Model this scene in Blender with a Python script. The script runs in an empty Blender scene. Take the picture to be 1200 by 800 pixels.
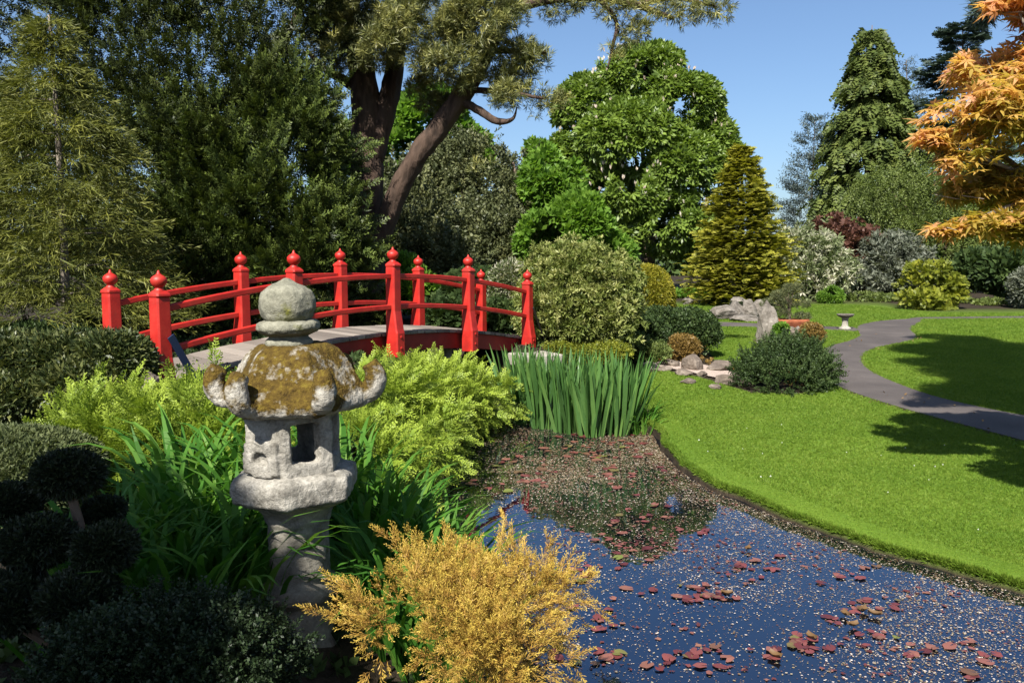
import bpy, bmesh, math, random
import numpy as np
from mathutils import Vector, Matrix

# ------------------------------------------------------------------ basics
random.seed(7)
RNG = np.random.default_rng(7)
SC = bpy.context.scene
COL = SC.collection
CAM_H = 2.1
FPX = 950.0
TH = math.atan(90.0 / FPX)
CT, ST = math.cos(TH), math.sin(TH)
SUN_EL = math.radians(46)
SUN_H = np.array([-0.35, -0.94]) / math.hypot(0.35, 0.94)      # ground direction towards the sun
SUN = np.array([SUN_H[0] * math.cos(SUN_EL), SUN_H[1] * math.cos(SUN_EL), math.sin(SUN_EL)])


def ray(px, py):
    u, v = (px - 600.0) / FPX, (400.0 - py) / FPX
    return np.array([u, CT + v * ST, -ST + v * CT])


def P(px, py, Y):
    """the place at distance Y that the photograph shows at (px, py)"""
    d = ray(px, py)
    return np.array([0, 0, CAM_H]) + d * (Y / d[1])


def G0(px, py, z=0.0):
    d = ray(px, py)
    return np.array([0, 0, CAM_H]) + d * ((z - CAM_H) / d[2])


def sstep(a, b, x):
    t = np.clip((x - a) / (b - a), 0, 1)
    return t * t * (3 - 2 * t)


def lawn_z(y):
    return 0.05 + 0.018 * np.maximum(0, np.asarray(y, float) - 6)


def G(px, py):
    """point of the lawn plane seen at (px, py)"""
    z = 0.05
    for _ in range(30):
        p = G0(px, py, z)
        z = float(lawn_z(p[1]))
    return G0(px, py, z)


class Noise:
    def __init__(s, seed, n=10):
        r = np.random.default_rng(seed)
        d = r.normal(size=(n, 3))
        s.k = d / np.linalg.norm(d, axis=1)[:, None] * r.uniform(.6, 1.7, n)[:, None]
        s.p = r.uniform(0, 6.28, n)

    def __call__(s, p, f=1.0):
        p = np.asarray(p)
        if p.shape[1] == 2:
            p = np.c_[p, np.zeros(len(p))]
        return np.sin(p @ s.k.T * f * 6.28 + s.p).sum(1) / math.sqrt(len(s.p)) * .75


def poly_sd(poly, pts):
    """signed distance, negative inside"""
    poly = np.asarray(poly, float)[:, :2]
    pts = np.asarray(pts, float)[:, :2]
    a, b = poly, np.roll(poly, -1, 0)
    d = np.full(len(pts), 1e9)
    ins = np.zeros(len(pts), bool)
    for p, q in zip(a, b):
        e = q - p
        w = pts - p
        t = np.clip((w @ e) / max(e @ e, 1e-12), 0, 1)
        d = np.minimum(d, np.hypot(*(w - t[:, None] * e).T))
        c = (p[1] > pts[:, 1]) != (q[1] > pts[:, 1])
        xx = (q[0] - p[0]) * (pts[:, 1] - p[1]) / ((q[1] - p[1]) if abs(q[1] - p[1]) > 1e-12 else 1e-12) + p[0]
        ins ^= c & (pts[:, 0] < xx)
    return np.where(ins, -d, d)


def smooth_poly(pts, it=2, closed=True):
    pts = np.asarray(pts, float)
    for _ in range(it):
        nx = np.roll(pts, -1, 0)
        q = .75 * pts + .25 * nx
        r = .25 * pts + .75 * nx
        pts = np.stack([q, r], 1).reshape(-1, pts.shape[1])
    return pts


# ------------------------------------------------------------------ objects
def link(o, parent=None):
    COL.objects.link(o)
    if parent is not None:
        o.parent = parent
    return o


def tag(o, label=None, cat=None, group=None, kind=None):
    if label: o['label'] = label
    if cat: o['category'] = cat
    if group: o['group'] = group
    if kind: o['kind'] = kind
    return o


def thing(name, label, cat, loc=(0, 0, 0), rot=(0, 0, 0), group=None):
    o = bpy.data.objects.new(name, None)
    o.empty_display_size = .1
    link(o)
    o.location = tuple(float(v) for v in loc)
    o.rotation_euler = rot
    return tag(o, label, cat, group)


def np_mesh(name, V, faces, k, mat, smooth=False, attrs=None, parent=None):
    """V (n,3); faces (m,k) ints"""
    me = bpy.data.meshes.new(name)
    V = np.ascontiguousarray(V, dtype=np.float32)
    F = np.ascontiguousarray(faces, dtype=np.int32)
    m = len(F)
    me.vertices.add(len(V)); me.vertices.foreach_set('co', V.ravel())
    me.loops.add(m * k); me.loops.foreach_set('vertex_index', F.ravel())
    me.polygons.add(m)
    me.polygons.foreach_set('loop_start', np.arange(0, m * k, k, dtype=np.int32))
    if smooth:
        me.polygons.foreach_set('use_smooth', np.ones(m, dtype=bool))
    for nm, a in (attrs or {}).items():
        at = me.attributes.new(nm, 'FLOAT', 'POINT')
        at.data.foreach_set('value', np.ascontiguousarray(a, dtype=np.float32))
    me.materials.append(mat)
    me.update(calc_edges=True)
    o = bpy.data.objects.new(name, me)
    return link(o, parent)


class MB:
    """gathers hard-surface shapes and links them as ONE mesh"""
    def __init__(s): s.v, s.f = [], []

    def add(s, V, F):
        b = len(s.v)
        s.v += [tuple(float(c) for c in p) for p in V]
        s.f += [tuple(int(i) + b for i in f) for f in F]

    def box(s, c, size, ax=None):
        """ax: 3 row vectors of the box's own axes"""
        ax = np.eye(3) if ax is None else np.asarray(ax, float)
        h = np.asarray(size, float) / 2
        V = [np.asarray(c, float) + sx * h[0] * ax[0] + sy * h[1] * ax[1] + sz * h[2] * ax[2]
             for sz in (-1, 1) for sy in (-1, 1) for sx in (-1, 1)]
        s.add(V, [(0, 2, 3, 1), (4, 5, 7, 6), (0, 1, 5, 4), (2, 6, 7, 3), (0, 4, 6, 2), (1, 3, 7, 5)])

    def lathe(s, prof, c=(0, 0, 0), n=24, fn=None, a0=0.0):
        """prof: (r, z) from bottom to top; fn(theta) scales the radius"""
        th = np.arange(n) * 2 * math.pi / n + a0
        k = np.ones(n) if fn is None else np.array([fn(t) for t in th])
        V = [(c[0] + r * k[i] * math.cos(th[i]), c[1] + r * k[i] * math.sin(th[i]), c[2] + z) for r, z in prof for i in range(n)]
        F = []
        for j in range(len(prof) - 1):
            for i in range(n):
                a, b = j * n + i, j * n + (i + 1) % n
                F.append((a, b, b + n, a + n))
        F.append(tuple(range(n - 1, -1, -1)))
        F.append(tuple((len(prof) - 1) * n + i for i in range(n)))
        s.add(V, F)

    def tube(s, pts, rad, n=8, wob=0.0, flat=1.0):
        pts = np.asarray(pts, float)
        rad = np.broadcast_to(np.asarray(rad, float), (len(pts),))
        t = np.gradient(pts, axis=0)
        t /= np.linalg.norm(t, axis=1)[:, None] + 1e-9
        ref = np.array([0, 0, 1.]) if abs(t[0][2]) < .9 else np.array([1., 0, 0])
        V = []
        u = np.cross(t[0], ref)
        for i in range(len(pts)):
            u = u - t[i] * (u @ t[i]); u /= np.linalg.norm(u) + 1e-9
            w = np.cross(t[i], u)
            for j in range(n):
                a = 2 * math.pi * j / n
                r = rad[i] * (1 + wob * random.uniform(-1, 1))
                V.append(pts[i] + r * (math.cos(a) * u + flat * math.sin(a) * w))
        F = []
        for i in range(len(pts) - 1):
            for j in range(n):
                a, b = i * n + j, i * n + (j + 1) % n
                F.append((a, b, b + n, a + n))
        F.append(tuple(range(n - 1, -1, -1)))
        F.append(tuple((len(pts) - 1) * n + j for j in range(n)))
        s.add(V, F)

    def build(s, name, mat, parent=None, smooth=False, bevel=0, remesh=0, disp=None, world=False):
        me = bpy.data.meshes.new(name)
        if world: s.v = [tuple(np.array(p) - np.array(parent.location)) for p in s.v]
        me.from_pydata(s.v, [], s.f)
        bm = bmesh.new(); bm.from_mesh(me)
        bmesh.ops.recalc_face_normals(bm, faces=bm.faces)
        bm.to_mesh(me); bm.free()
        me.materials.append(mat)
        if smooth or remesh:
            me.polygons.foreach_set('use_smooth', np.ones(len(me.polygons), dtype=bool))
        o = link(bpy.data.objects.new(name, me), parent)
        if bevel:
            m = o.modifiers.new('Bevel', 'BEVEL'); m.width = bevel; m.segments = 2; m.limit_method = 'ANGLE'
        if remesh:
            m = o.modifiers.new('Remesh', 'REMESH'); m.mode = 'VOXEL'; m.voxel_size = remesh; m.use_smooth_shade = True
        for k, (size, st) in enumerate(disp or []):
            t = bpy.data.textures.new('erosion', 'CLOUDS'); t.noise_scale = size; t.noise_depth = 3
            m = o.modifiers.new('Displace', 'DISPLACE'); m.texture = t; m.strength = st; m.mid_level = .5
            m.texture_coords = 'LOCAL'
        return o


def catmull(pts, n=6):
    pts = np.asarray(pts, float)
    q = np.vstack([2 * pts[0] - pts[1], pts, 2 * pts[-1] - pts[-2]])
    out = []
    for i in range(1, len(q) - 2):
        for t in np.linspace(0, 1, n, endpoint=False):
            a, b, c, d = q[i - 1], q[i], q[i + 1], q[i + 2]
            out.append(.5 * (2 * b + (c - a) * t + (2 * a - 5 * b + 4 * c - d) * t * t + (3 * b - a - 3 * c + d) * t ** 3))
    out.append(pts[-1])
    return np.array(out)


# ------------------------------------------------------------------ materials
class NT:
    def __init__(s, name):
        s.m = bpy.data.materials.new(name); s.m.use_nodes = True
        s.t = s.m.node_tree; s.t.nodes.clear()
        s.out = s.n('ShaderNodeOutputMaterial')

    def n(s, typ, **kw):
        x = s.t.nodes.new(typ)
        for k, v in kw.items():
            if k in x.inputs: x.inputs[k].default_value = v
            else: setattr(x, k, v)
        return x

    def l(s, a, b): s.t.links.new(a, b)

    def ramp(s, fac, stops):
        r = s.n('ShaderNodeValToRGB')
        e = r.color_ramp.elements
        while len(e) < len(stops): e.new(.5)
        for x, (p, c) in zip(e, stops):
            x.position = p; x.color = (*c[:3], 1)
        s.l(fac, r.inputs[0])
        return r.outputs[0]

    def noise(s, scale, detail=4, rough=.55, coord='Object'):
        tc = s.n('ShaderNodeTexCoord')
        x = s.n('ShaderNodeTexNoise', Scale=scale, Detail=detail, Roughness=rough)
        s.l(tc.outputs[coord], x.inputs['Vector'])
        return x.outputs[0]

    def mix(s, fac, a, b, typ='MIX'):
        x = s.n('ShaderNodeMix', data_type='RGBA', blend_type=typ)
        for sock, v in ((0, fac), (6, a), (7, b)):
            if hasattr(v, 'links'): s.l(v, x.inputs[sock])
            else: x.inputs[sock].default_value = v if sock == 0 else (*v[:3], 1)
        return x.outputs[2]

    def math(s, op, a, b=0.0):
        x = s.n('ShaderNodeMath', operation=op)
        for i, v in enumerate((a, b)):
            if hasattr(v, 'links'): s.l(v, x.inputs[i])
            else: x.inputs[i].default_value = v
        return x.outputs[0]

    def bump(s, h, strength=.5, dist=.02):
        b = s.n('ShaderNodeBump', Strength=strength, Distance=dist)
        s.l(h, b.inputs['Height'])
        return b.outputs[0]

    def pbr(s, col, rough=.8, spec=.3, normal=None):
        b = s.n('ShaderNodeBsdfPrincipled', Roughness=rough)
        b.inputs['Specular IOR Level'].default_value = spec
        if hasattr(col, 'links'): s.l(col, b.inputs['Base Color'])
        else: b.inputs['Base Color'].default_value = (*col, 1)
        if normal is not None: s.l(normal, b.inputs['Normal'])
        s.b = b
        s.l(b.outputs[0], s.out.inputs[0])
        return s.m


def leaf_mat(name, cols, trans=.3, rough=.5, spec=.25, tips=None, patch=.5, pscale=1.2):
    """cols: three colours from dark to light; tips: colour of the youngest growth"""
    t = NT(name)
    a = t.n('ShaderNodeAttribute', attribute_name='rnd')
    nz = t.noise(pscale, 2)
    v = t.math('ADD', t.math('MULTIPLY', a.outputs['Fac'], 1 - patch), t.math('MULTIPLY', nz, patch))
    n = len(cols)
    c = t.ramp(v, [(.15 + .7 * i / (n - 1), cc) for i, cc in enumerate(cols)])
    if tips is not None:
        b = t.n('ShaderNodeAttribute', attribute_name='tip')
        c = t.mix(t.math('POWER', b.outputs['Fac'], 1.5), c, tips)
    t.pbr(c, rough, spec)
    if trans > 0:
        tr = t.n('ShaderNodeBsdfTranslucent')
        g = t.n('ShaderNodeMix', data_type='RGBA', blend_type='MULTIPLY'); g.inputs[0].default_value = 1
        t.l(c, g.inputs[6]); g.inputs[7].default_value = (1.25, 1.3, .7, 1)
        t.l(g.outputs[2], tr.inputs[0])
        mx = t.n('ShaderNodeMixShader'); mx.inputs[0].default_value = trans
        t.l(t.b.outputs[0], mx.inputs[1]); t.l(tr.outputs[0], mx.inputs[2]); t.l(mx.outputs[0], t.out.inputs[0])
    return t.m


def bark_mat(name, a, b, scale=6, strength=.8):
    t = NT(name)
    tc = t.n('ShaderNodeTexCoord'); mp = t.n('ShaderNodeMapping'); mp.inputs['Scale'].default_value = (1, 1, .25)
    t.l(tc.outputs['Object'], mp.inputs[0])
    x = t.n('ShaderNodeTexNoise', Scale=scale, Detail=8, Roughness=.65); t.l(mp.outputs[0], x.inputs['Vector'])
    y = t.n('ShaderNodeTexVoronoi', Scale=scale * 1.6); t.l(mp.outputs[0], y.inputs['Vector'])
    h = t.math('ADD', x.outputs[0], t.math('MULTIPLY', y.outputs[0], .6))
    return t.pbr(t.ramp(h, [(.3, a), (.85, b)]), .9, .2, t.bump(h, strength, .04))


# ------------------------------------------------------------------ leaf templates: V (k,3) growing along +Y, faces quads, tip 0..1
def rh(b, d, l, w, n=(0, 0, 1), mid=.45, fold=0.0):
    b = np.asarray(b, float); d = np.asarray(d, float); d = d / np.linalg.norm(d)
    s = np.cross(d, n); s /= np.linalg.norm(s) + 1e-9
    up = np.cross(s, d)
    m = b + d * l * mid
    return [b, m + s * w / 2 + up * fold, b + d * l, m - s * w / 2 + up * fold]


def T(quads, tips=None):
    V = np.array([p for q in quads for p in q], float)
    F = np.arange(len(V)).reshape(-1, 4)
    if tips is None:
        tp = np.clip(V[:, 1] / max(V[:, 1].max(), 1e-6), 0, 1)
    else:
        tp = np.repeat(tips, 4)
    return V, F, tp


def t_leaves(n=5, spread=1.0, w=.5, seed=0, length=1.0):
    r = random.Random(seed); q = []
    for i in range(n):
        a = 2 * math.pi * (i + r.random() * .6) / n
        el = r.uniform(.1, 1.1) * spread
        d = (math.sin(el) * math.cos(a), math.cos(el), math.sin(el) * math.sin(a))
        nn = (r.uniform(-1, 1), r.uniform(-.3, .3), r.uniform(.2, 1.3))
        q.append(rh((0, r.uniform(0, .25), 0), d, length * r.uniform(.6, 1), w * r.uniform(.8, 1.1), nn, fold=.06))
    return T(q)


def t_twig(n=9, L=1.0, leaf=.35, w=.2, seed=0, droop=0.0):
    """a shoot with leaves all along it"""
    r = random.Random(seed); q = []
    for i in range(n):
        y = (i + .3) / n
        a = i * 2.4 + r.uniform(-.4, .4)
        el = r.uniform(.6, 1.2)
        d = (math.sin(el) * math.cos(a), math.cos(el), math.sin(el) * math.sin(a) + .3)
        q.append(rh((0, y * L, -droop * y * y), d, leaf * r.uniform(.7, 1.1), w * r.uniform(.8, 1.1), (r.uniform(-.6, .6), -.3, 1), fold=.03))
    return T(q)


def t_spray(n=7, L=1.0, side=.5, w=.09, seed=0, droop=.15, sub=0, lift=0.0):
    """flat conifer spray; sub: secondary shoots on each side branch"""
    r = random.Random(seed); q = []
    q.append(rh((0, 0, 0), (0, 1, -droop), L, w))
    for i in range(n):
        y = (i + .4) / n
        for s in (-1, 1):
            ln = side * (1 - .75 * y) * r.uniform(.75, 1.15)
            a = math.radians(r.uniform(38, 58))
            b = np.array((0, y * L * .95, -droop * y * y))
            d = np.array((s * math.sin(a), math.cos(a), -droop * .8 * r.uniform(.3, 1.4) + lift * r.uniform(-.5, 1)))
            q.append(rh(b, d, ln, w * r.uniform(.9, 1.5), (r.uniform(-.3, .3), 0, 1)))
            for k in range(sub):
                bb = b + d * ln * (.25 + .6 * k / max(sub, 1))
                a2 = a + r.choice((-1, 1)) * math.radians(42)
                dd = (s * math.sin(a2), math.cos(a2), -droop * .5 + lift * r.uniform(-.5, 1))
                q.append(rh(bb, dd, ln * .38 * r.uniform(.7, 1.2), w, (r.uniform(-.3, .3), 0, 1)))
    return T(q)


def t_plume(n=14, L=1.0, side=.28, w=.05, seed=0, sub=2, ang=42):
    """round feathery shoot with side shoots all about"""
    r = random.Random(seed); q = []
    q.append(rh((0, 0, 0), (0, 1, 0), L, w * 1.2))
    for i in range(n):
        y = (i + .5) / n
        a = i * 2.4 + r.uniform(-.5, .5)
        el = math.radians(ang + r.uniform(-12, 12))
        ln = side * (1.15 - .8 * y) * r.uniform(.7, 1.2)
        d = np.array((math.sin(el) * math.cos(a), math.cos(el), math.sin(el) * math.sin(a)))
        b = np.array((0, y * L * .97, 0))
        q.append(rh(b, d, ln, w, (r.uniform(-1, 1), r.uniform(-1, 1), r.uniform(-1, 1))))
        for k in range(sub):
            bb = b + d * ln * (.3 + .5 * k / sub)
            dd = d + np.array([r.uniform(-.7, .7), .35, r.uniform(-.7, .7)])
            q.append(rh(bb, dd, ln * .5 * r.uniform(.7, 1.2), w * .9, (r.uniform(-1, 1), r.uniform(-1, 1), r.uniform(-1, 1))))
    return T(q)


def t_tuft(n=16, w=.05, seed=0, el0=.2, el1=1.3):
    r = random.Random(seed); q = []
    for i in range(n):
        a = r.uniform(0, 6.28); el = r.uniform(el0, el1)
        d = (math.sin(el) * math.cos(a), math.cos(el), math.sin(el) * math.sin(a))
        q.append(rh((0, r.uniform(0, .3), 0), d, r.uniform(.6, 1), w, (r.uniform(-1, 1), r.uniform(-1, 1), r.uniform(-1, 1)), mid=.5))
    return T(q)


def t_palm(n=7, droop=.35, w=.26, seed=0, arc=250, tipw=.62):
    """palmate leaf with n leaflets"""
    r = random.Random(seed); q = []
    for i in range(n):
        a = math.radians((i / (n - 1) - .5) * arc)
        ln = (1 - .35 * abs(i / (n - 1) - .5) * 2) * r.uniform(.9, 1.05)
        d = (math.sin(a), math.cos(a), -droop * r.uniform(.6, 1.4))
        q.append(rh((0, 0, 0), d, ln, w, (r.uniform(-.15, .15), 0, 1), mid=tipw, fold=.03))
    return T(q)


def t_blade(L=1.0, w=.04, bend=.8, seg=6, seed=0, stiff=.5, twist=0.0):
    """strap leaf that rises along +Y and arches over towards +Z"""
    r = random.Random(seed)
    p = np.array([0., 0, 0]); pts = [p.copy()]; ang = [0]
    for i in range(seg):
        t = (i + .5) / seg
        a = bend * max(0, (t - stiff * .5)) ** 1.5 * 2.2
        p = p + L / seg * np.array([0, math.cos(a), math.sin(a)])
        pts.append(p.copy()); ang.append(a)
    q = []; tips = []
    wid = [w * (.75 + .25 * min(1, 3 * i / seg)) * (1 if i < seg * .55 else max(0.03, 1 - ((i / seg - .55) / .45) ** 1.6)) for i in range(seg + 1)]
    for i in range(seg):
        c0, c1 = math.cos(twist * i / seg), math.cos(twist * (i + 1) / seg)
        s0, s1 = math.sin(twist * i / seg), math.sin(twist * (i + 1) / seg)
        a0 = np.array([c0, 0, s0]) * wid[i] / 2; a1 = np.array([c1, 0, s1]) * wid[i + 1] / 2
        q.append([pts[i] - a0, pts[i] + a0, pts[i + 1] + a1, pts[i + 1] - a1])
        tips += [i / seg]
    return T(q, np.array(tips))


def unit(v):
    v = np.asarray(v, float)
    return v / (np.linalg.norm(v, axis=-1, keepdims=True) + 1e-9)


def foliage(name, temps, pos, axis, scale, mat, parent=None, up=None, roll=0.6, rnd=None, seed=1, face_up=True, width=None):
    """one mesh of many leaf templates; axis: growing direction; up: where the leaf's face turns"""
    r = np.random.default_rng(seed)
    pos = np.asarray(pos, float); n = len(pos)
    if parent is not None: pos = pos - np.array(parent.location)
    ax = unit(axis)
    if up is None:
        up = np.tile(np.array([0, 0, 1.]), (n, 1))
    z = unit(np.asarray(up, float) + roll * r.normal(size=(n, 3)))
    z = z - ax * (z * ax).sum(1)[:, None]
    z = unit(z)
    x = np.cross(ax, z)
    sc = np.broadcast_to(np.asarray(scale, float), (n,)) * r.uniform(.75, 1.25, n)
    wd = np.ones(n) if width is None else r.uniform(width[0], width[1], n)
    rv = r.random(n) if rnd is None else rnd
    which = r.integers(0, len(temps), n)
    VV, FF, RR, TT = [], [], [], []; base = 0
    for ti, (tv, tf, tt) in enumerate(temps):
        s = np.nonzero(which == ti)[0]
        if not len(s): continue
        R = np.stack([x[s] * wd[s][:, None], ax[s], z[s]], 1) * sc[s][:, None, None]
        W = np.einsum('kj,njc->nkc', tv, R) + pos[s][:, None, :]
        k = len(tv)
        VV.append(W.reshape(-1, 3))
        FF.append((tf[None] + (np.arange(len(s)) * k)[:, None, None] + base).reshape(-1, tf.shape[1]))
        RR.append(np.repeat(rv[s], k)); TT.append(np.tile(tt, len(s)))
        base += k * len(s)
    return np_mesh(name, np.vstack(VV), np.vstack(FF), 4, mat, attrs={'rnd': np.concatenate(RR), 'tip': np.concatenate(TT)}, parent=parent)


def blob_points(blobs, n, seed=0, thr=-.35, freq=.5, back=.45, inner=.16, low=.25, over=.78):
    """points through the outer part of a crown built of ellipsoids (cx,cy,cz,rx,ry,rz); returns points and outward directions"""
    r = np.random.default_rng(seed)
    B = np.asarray(blobs, float); c, rad = B[:, :3], B[:, 3:6]
    w = (rad[:, 0] * rad[:, 2]); w = w / w.sum()
    nz = Noise(seed + 5)
    PP, NN = [], []; got = 0
    for _ in range(40):
        m = max(2000, n)
        i = r.choice(len(B), m, p=w)
        d = unit(r.normal(size=(m, 3)))
        d_keep = np.where(d[:, 1] > .15, r.random(m) < back, True) & np.where(d[:, 2] < -.3, r.random(m) < low, True)
        k = 1 - np.abs(r.normal(size=m)) * inner
        p = c[i] + d * rad[i] * k[:, None]
        nn = unit(d / rad[i])
        ok = d_keep & (nz(p, freq) > thr)
        for j in range(len(B)):
            e = np.linalg.norm((p - c[j]) / rad[j], axis=1)
            ok &= ~((e < over) & (i != j))
        PP.append(p[ok]); NN.append(nn[ok]); got += int(ok.sum())
        if got >= n: break
    return np.vstack(PP)[:n], np.vstack(NN)[:n]


def shoots(pos, ax, k, L, rad, seed=0, curl=0.0):
    """turns each anchor into a tapering shoot of k leaf sprays"""
    r = np.random.default_rng(seed)
    ax = unit(ax); n = len(pos)
    Ls = L * r.uniform(.55, 1.25, n)
    s = r.random((n, k)) ** .9
    o = r.normal(size=(n, k, 3)); o -= ax[:, None] * (o * ax[:, None]).sum(2)[..., None]
    o = unit(o)
    q = pos[:, None] + ax[:, None] * (s * Ls[:, None])[..., None] + o * (rad * L * (1 - s) * r.uniform(.2, 1, (n, k)))[..., None]
    q[..., 2] += curl * L * s * s
    A = ax[:, None] * 1.0 + o * ((1.05 - s) * .9)[..., None]; A[..., 2] += curl * s
    rv = np.clip(np.repeat(r.random(n)[:, None], k, 1) * .6 + .4 * r.random((n, k)), 0, 1)
    return q.reshape(-1, 3), A.reshape(-1, 3), rv.ravel()


def pblobs(L, depth=1.0):
    """blobs from (px, py, Y, half width px, half height px)"""
    out = []
    for b in L:
        px, py, Y, rx, rz = b[:5]
        p = P(px, py, Y)
        out.append((*p, rx * Y / FPX, max(rx, rz) * Y / FPX * (b[5] if len(b) > 5 else depth), rz * Y / FPX))
    return out

# ================================================================== camera, sky, sun
cam = bpy.data.cameras.new('camera')
cam.sensor_width = 36; cam.lens = FPX / 1200 * 36
cam.clip_end = 3000; cam.clip_start = .05
co = link(bpy.data.objects.new('camera', cam))
co.location = (0, 0, CAM_H); co.rotation_euler = (math.pi / 2 - TH, 0, 0)
SC.camera = co

w = bpy.data.worlds.new('World'); SC.world = w; w.use_nodes = True
nt = w.node_tree; nt.nodes.clear()
sky = nt.nodes.new('ShaderNodeTexSky'); sky.sky_type = 'NISHITA'; sky.sun_disc = False
sky.sun_elevation = SUN_EL
sky.sun_rotation = math.atan2(SUN_H[0], SUN_H[1]) % (2 * math.pi)
sky.air_density = 1.0; sky.dust_density = 1.5; sky.ozone_density = 5.5
bg = nt.nodes.new('ShaderNodeBackground'); bg.inputs[1].default_value = .066
wo = nt.nodes.new('ShaderNodeOutputWorld')
nt.links.new(sky.outputs[0], bg.inputs[0]); nt.links.new(bg.outputs[0], wo.inputs[0])

sl = bpy.data.lights.new('sun', 'SUN'); sl.energy = 5.0; sl.angle = math.radians(.5); sl.color = (1, .95, .86)
so = link(bpy.data.objects.new('sun', sl))
so.rotation_euler = Vector(SUN).to_track_quat('Z', 'Y').to_euler()

SC.view_settings.view_transform = 'Standard'; SC.view_settings.look = 'None'
SC.view_settings.exposure = 1.25; SC.view_settings.gamma = 1; SC.view_settings.use_curve_mapping = False
SC.cycles.max_bounces = 6; SC.cycles.diffuse_bounces = 3; SC.cycles.glossy_bounces = 2
SC.cycles.transmission_bounces = 4; SC.cycles.caustics_reflective = False; SC.cycles.caustics_refractive = False
SC.cycles.use_denoising = True
SC.cycles.sample_clamp_indirect = 4

# ================================================================== ground, pond, path
pond_px = [(768, 508), (776, 526), (800, 552), (836, 574), (900, 600), (1000, 637), (1100, 668), (1200, 694), (1330, 742)]
POND = [tuple(G0(*p)[:2]) for p in pond_px] + [(5.0, 3.9), (6.5, 3.0), (6.0, 1.6), (2.6, .9), (.9, 1.3), (.25, 2.2), (-.05, 3.0), (-.2, 4.2),
        (-.45, 5.6), (-.85, 6.6), (-.95, 7.6), (-.8, 8.8), (-1.0, 10), (-1.9, 11.2), (-2.8, 13), (-2.0, 14.2), (-.8, 12.9), (0.1, 11.7), (.9, 11.0), (1.6, 10.5)]
POND = smooth_poly(POND, 2)

bed_px = [(772, 530), (764, 482), (738, 457), (738, 445), (776, 439), (830, 449), (880, 462), (940, 462), (969, 452), (962, 424), (880, 428), (852, 434),
          (838, 421), (826, 403), (802, 387), (788, 373), (780, 359), (830, 355), (1000, 358), (1100, 367), (1230, 368), (1500, 369)]
LAWN = [tuple(G(*p)[:2]) for p in bed_px] + [(24, 10), (24, 1), (8, .5), (2, 2), (.6, 7)]
ISLE = [tuple(G(*p)[:2]) for p in [(882, 399), (890, 405), (935, 404), (962, 402), (968, 397), (955, 389), (905, 385), (885, 390)]]


def H(pts, pond=True):
    pts = np.asarray(pts, float)
    x, y = pts[:, 0], pts[:, 1]
    L = 0.05 + 0.018 * np.clip(y - 6, 0, 60)
    left = np.clip(.30 + .13 * (y - 3), .3, 1.0)
    xr = np.interp(y, [0, 9, 12, 16, 40], [.2, .2, 1.2, 3.0, 3.0])
    wl = 1 - sstep(xr - 1.5, xr, x)
    base = L * (1 - wl) + left * wl
    base = base - .22 * np.exp(-(((x - .6) / 1.6) ** 2 + ((y - 13.6) / 2.0) ** 2))
    # rockery bed rises gently
    base = base + .12 * np.exp(-(((x - 2.4) / 1.2) ** 2 + ((y - 14.0) / 2.2) ** 2))
    if not pond: return base
    d = poly_sd(POND, pts)
    near = d < 1.2
    rise = np.where(x > xr - .2, sstep(.16, .30, d), sstep(0, .8, d))
    z = np.where(near, .03 + (base - .03) * rise, base)
    rd = np.where(x > xr - .2, d - .16, d)
    z = np.where(rd < .0, -.45 * sstep(0, .45, -rd) + .03 * (1 - sstep(0, .05, -rd)), z)
    return z


def h1(x, y): return float(H([(x, y)])[0])


def on(px, py, it=40):
    """point of the modelled ground seen at (px, py)"""
    z = .3
    for _ in range(it):
        p = G0(px, py, z)
        z = .5 * z + .5 * h1(p[0], p[1])
    return G0(px, py, z)


def axis_grid(a, b, step, lo, hi, g=1.28):
    c = list(np.arange(a, b + 1e-6, step))
    s = step
    while c[-1] < hi: s *= g; c.append(c[-1] + s)
    s = step
    while c[0] > lo: s *= g; c.insert(0, c[0] - s)
    return np.array(c)


gx = axis_grid(-5, 6.5, .085, -500, 500)
gy = axis_grid(0, 15, .085, -300, 900)
X, Yg = np.meshgrid(gx, gy)
gp = np.c_[X.ravel(), Yg.ravel()]
gz = H(gp)
dl = poly_sd(LAWN, gp); di = poly_sd(ISLE, gp); dp = poly_sd(POND, gp)
gn = Noise(3)(gp, .9)
lawn_mask = sstep(.06, -.06, dl + .03 * gn) * sstep(.0, .03, dp) * sstep(-.05, .1, di)
nx, ny = len(gx), len(gy)
ii = np.arange(nx * ny).reshape(ny, nx)
gf = np.stack([ii[:-1, :-1], ii[:-1, 1:], ii[1:, 1:], ii[1:, :-1]], -1).reshape(-1, 4)

t = NT('ground')
at = t.n('ShaderNodeAttribute', attribute_name='lawn')
n1 = t.noise(1.1, 5); n2 = t.noise(60, 3, .7); n3 = t.noise(.35, 3)
grass = t.ramp(t.math('ADD', t.math('MULTIPLY', n1, .45), t.math('MULTIPLY', n2, .55)), [(.3, (.048, .100, .008)), (.5, (.085, .150, .012)), (.72, (.14, .20, .024))])
grass = t.mix(t.math('MULTIPLY', t.ramp(n3, [(.45, (0, 0, 0)), (.75, (1, 1, 1))]), .45), grass, (.12, .21, .02))
soil = t.ramp(t.noise(9, 8, .7), [(.3, (.012, .009, .006)), (.55, (.032, .024, .016)), (.8, (.075, .056, .038))])
t.pbr(t.mix(at.outputs['Fac'], soil, grass), .9, .15, t.bump(t.math('ADD', n2, t.noise(25, 3)), .6, .03))
ground = np_mesh('ground', np.c_[gp, gz], gf, 4, t.m, True, {'lawn': lawn_mask})
tag(ground, kind='structure')

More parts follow.
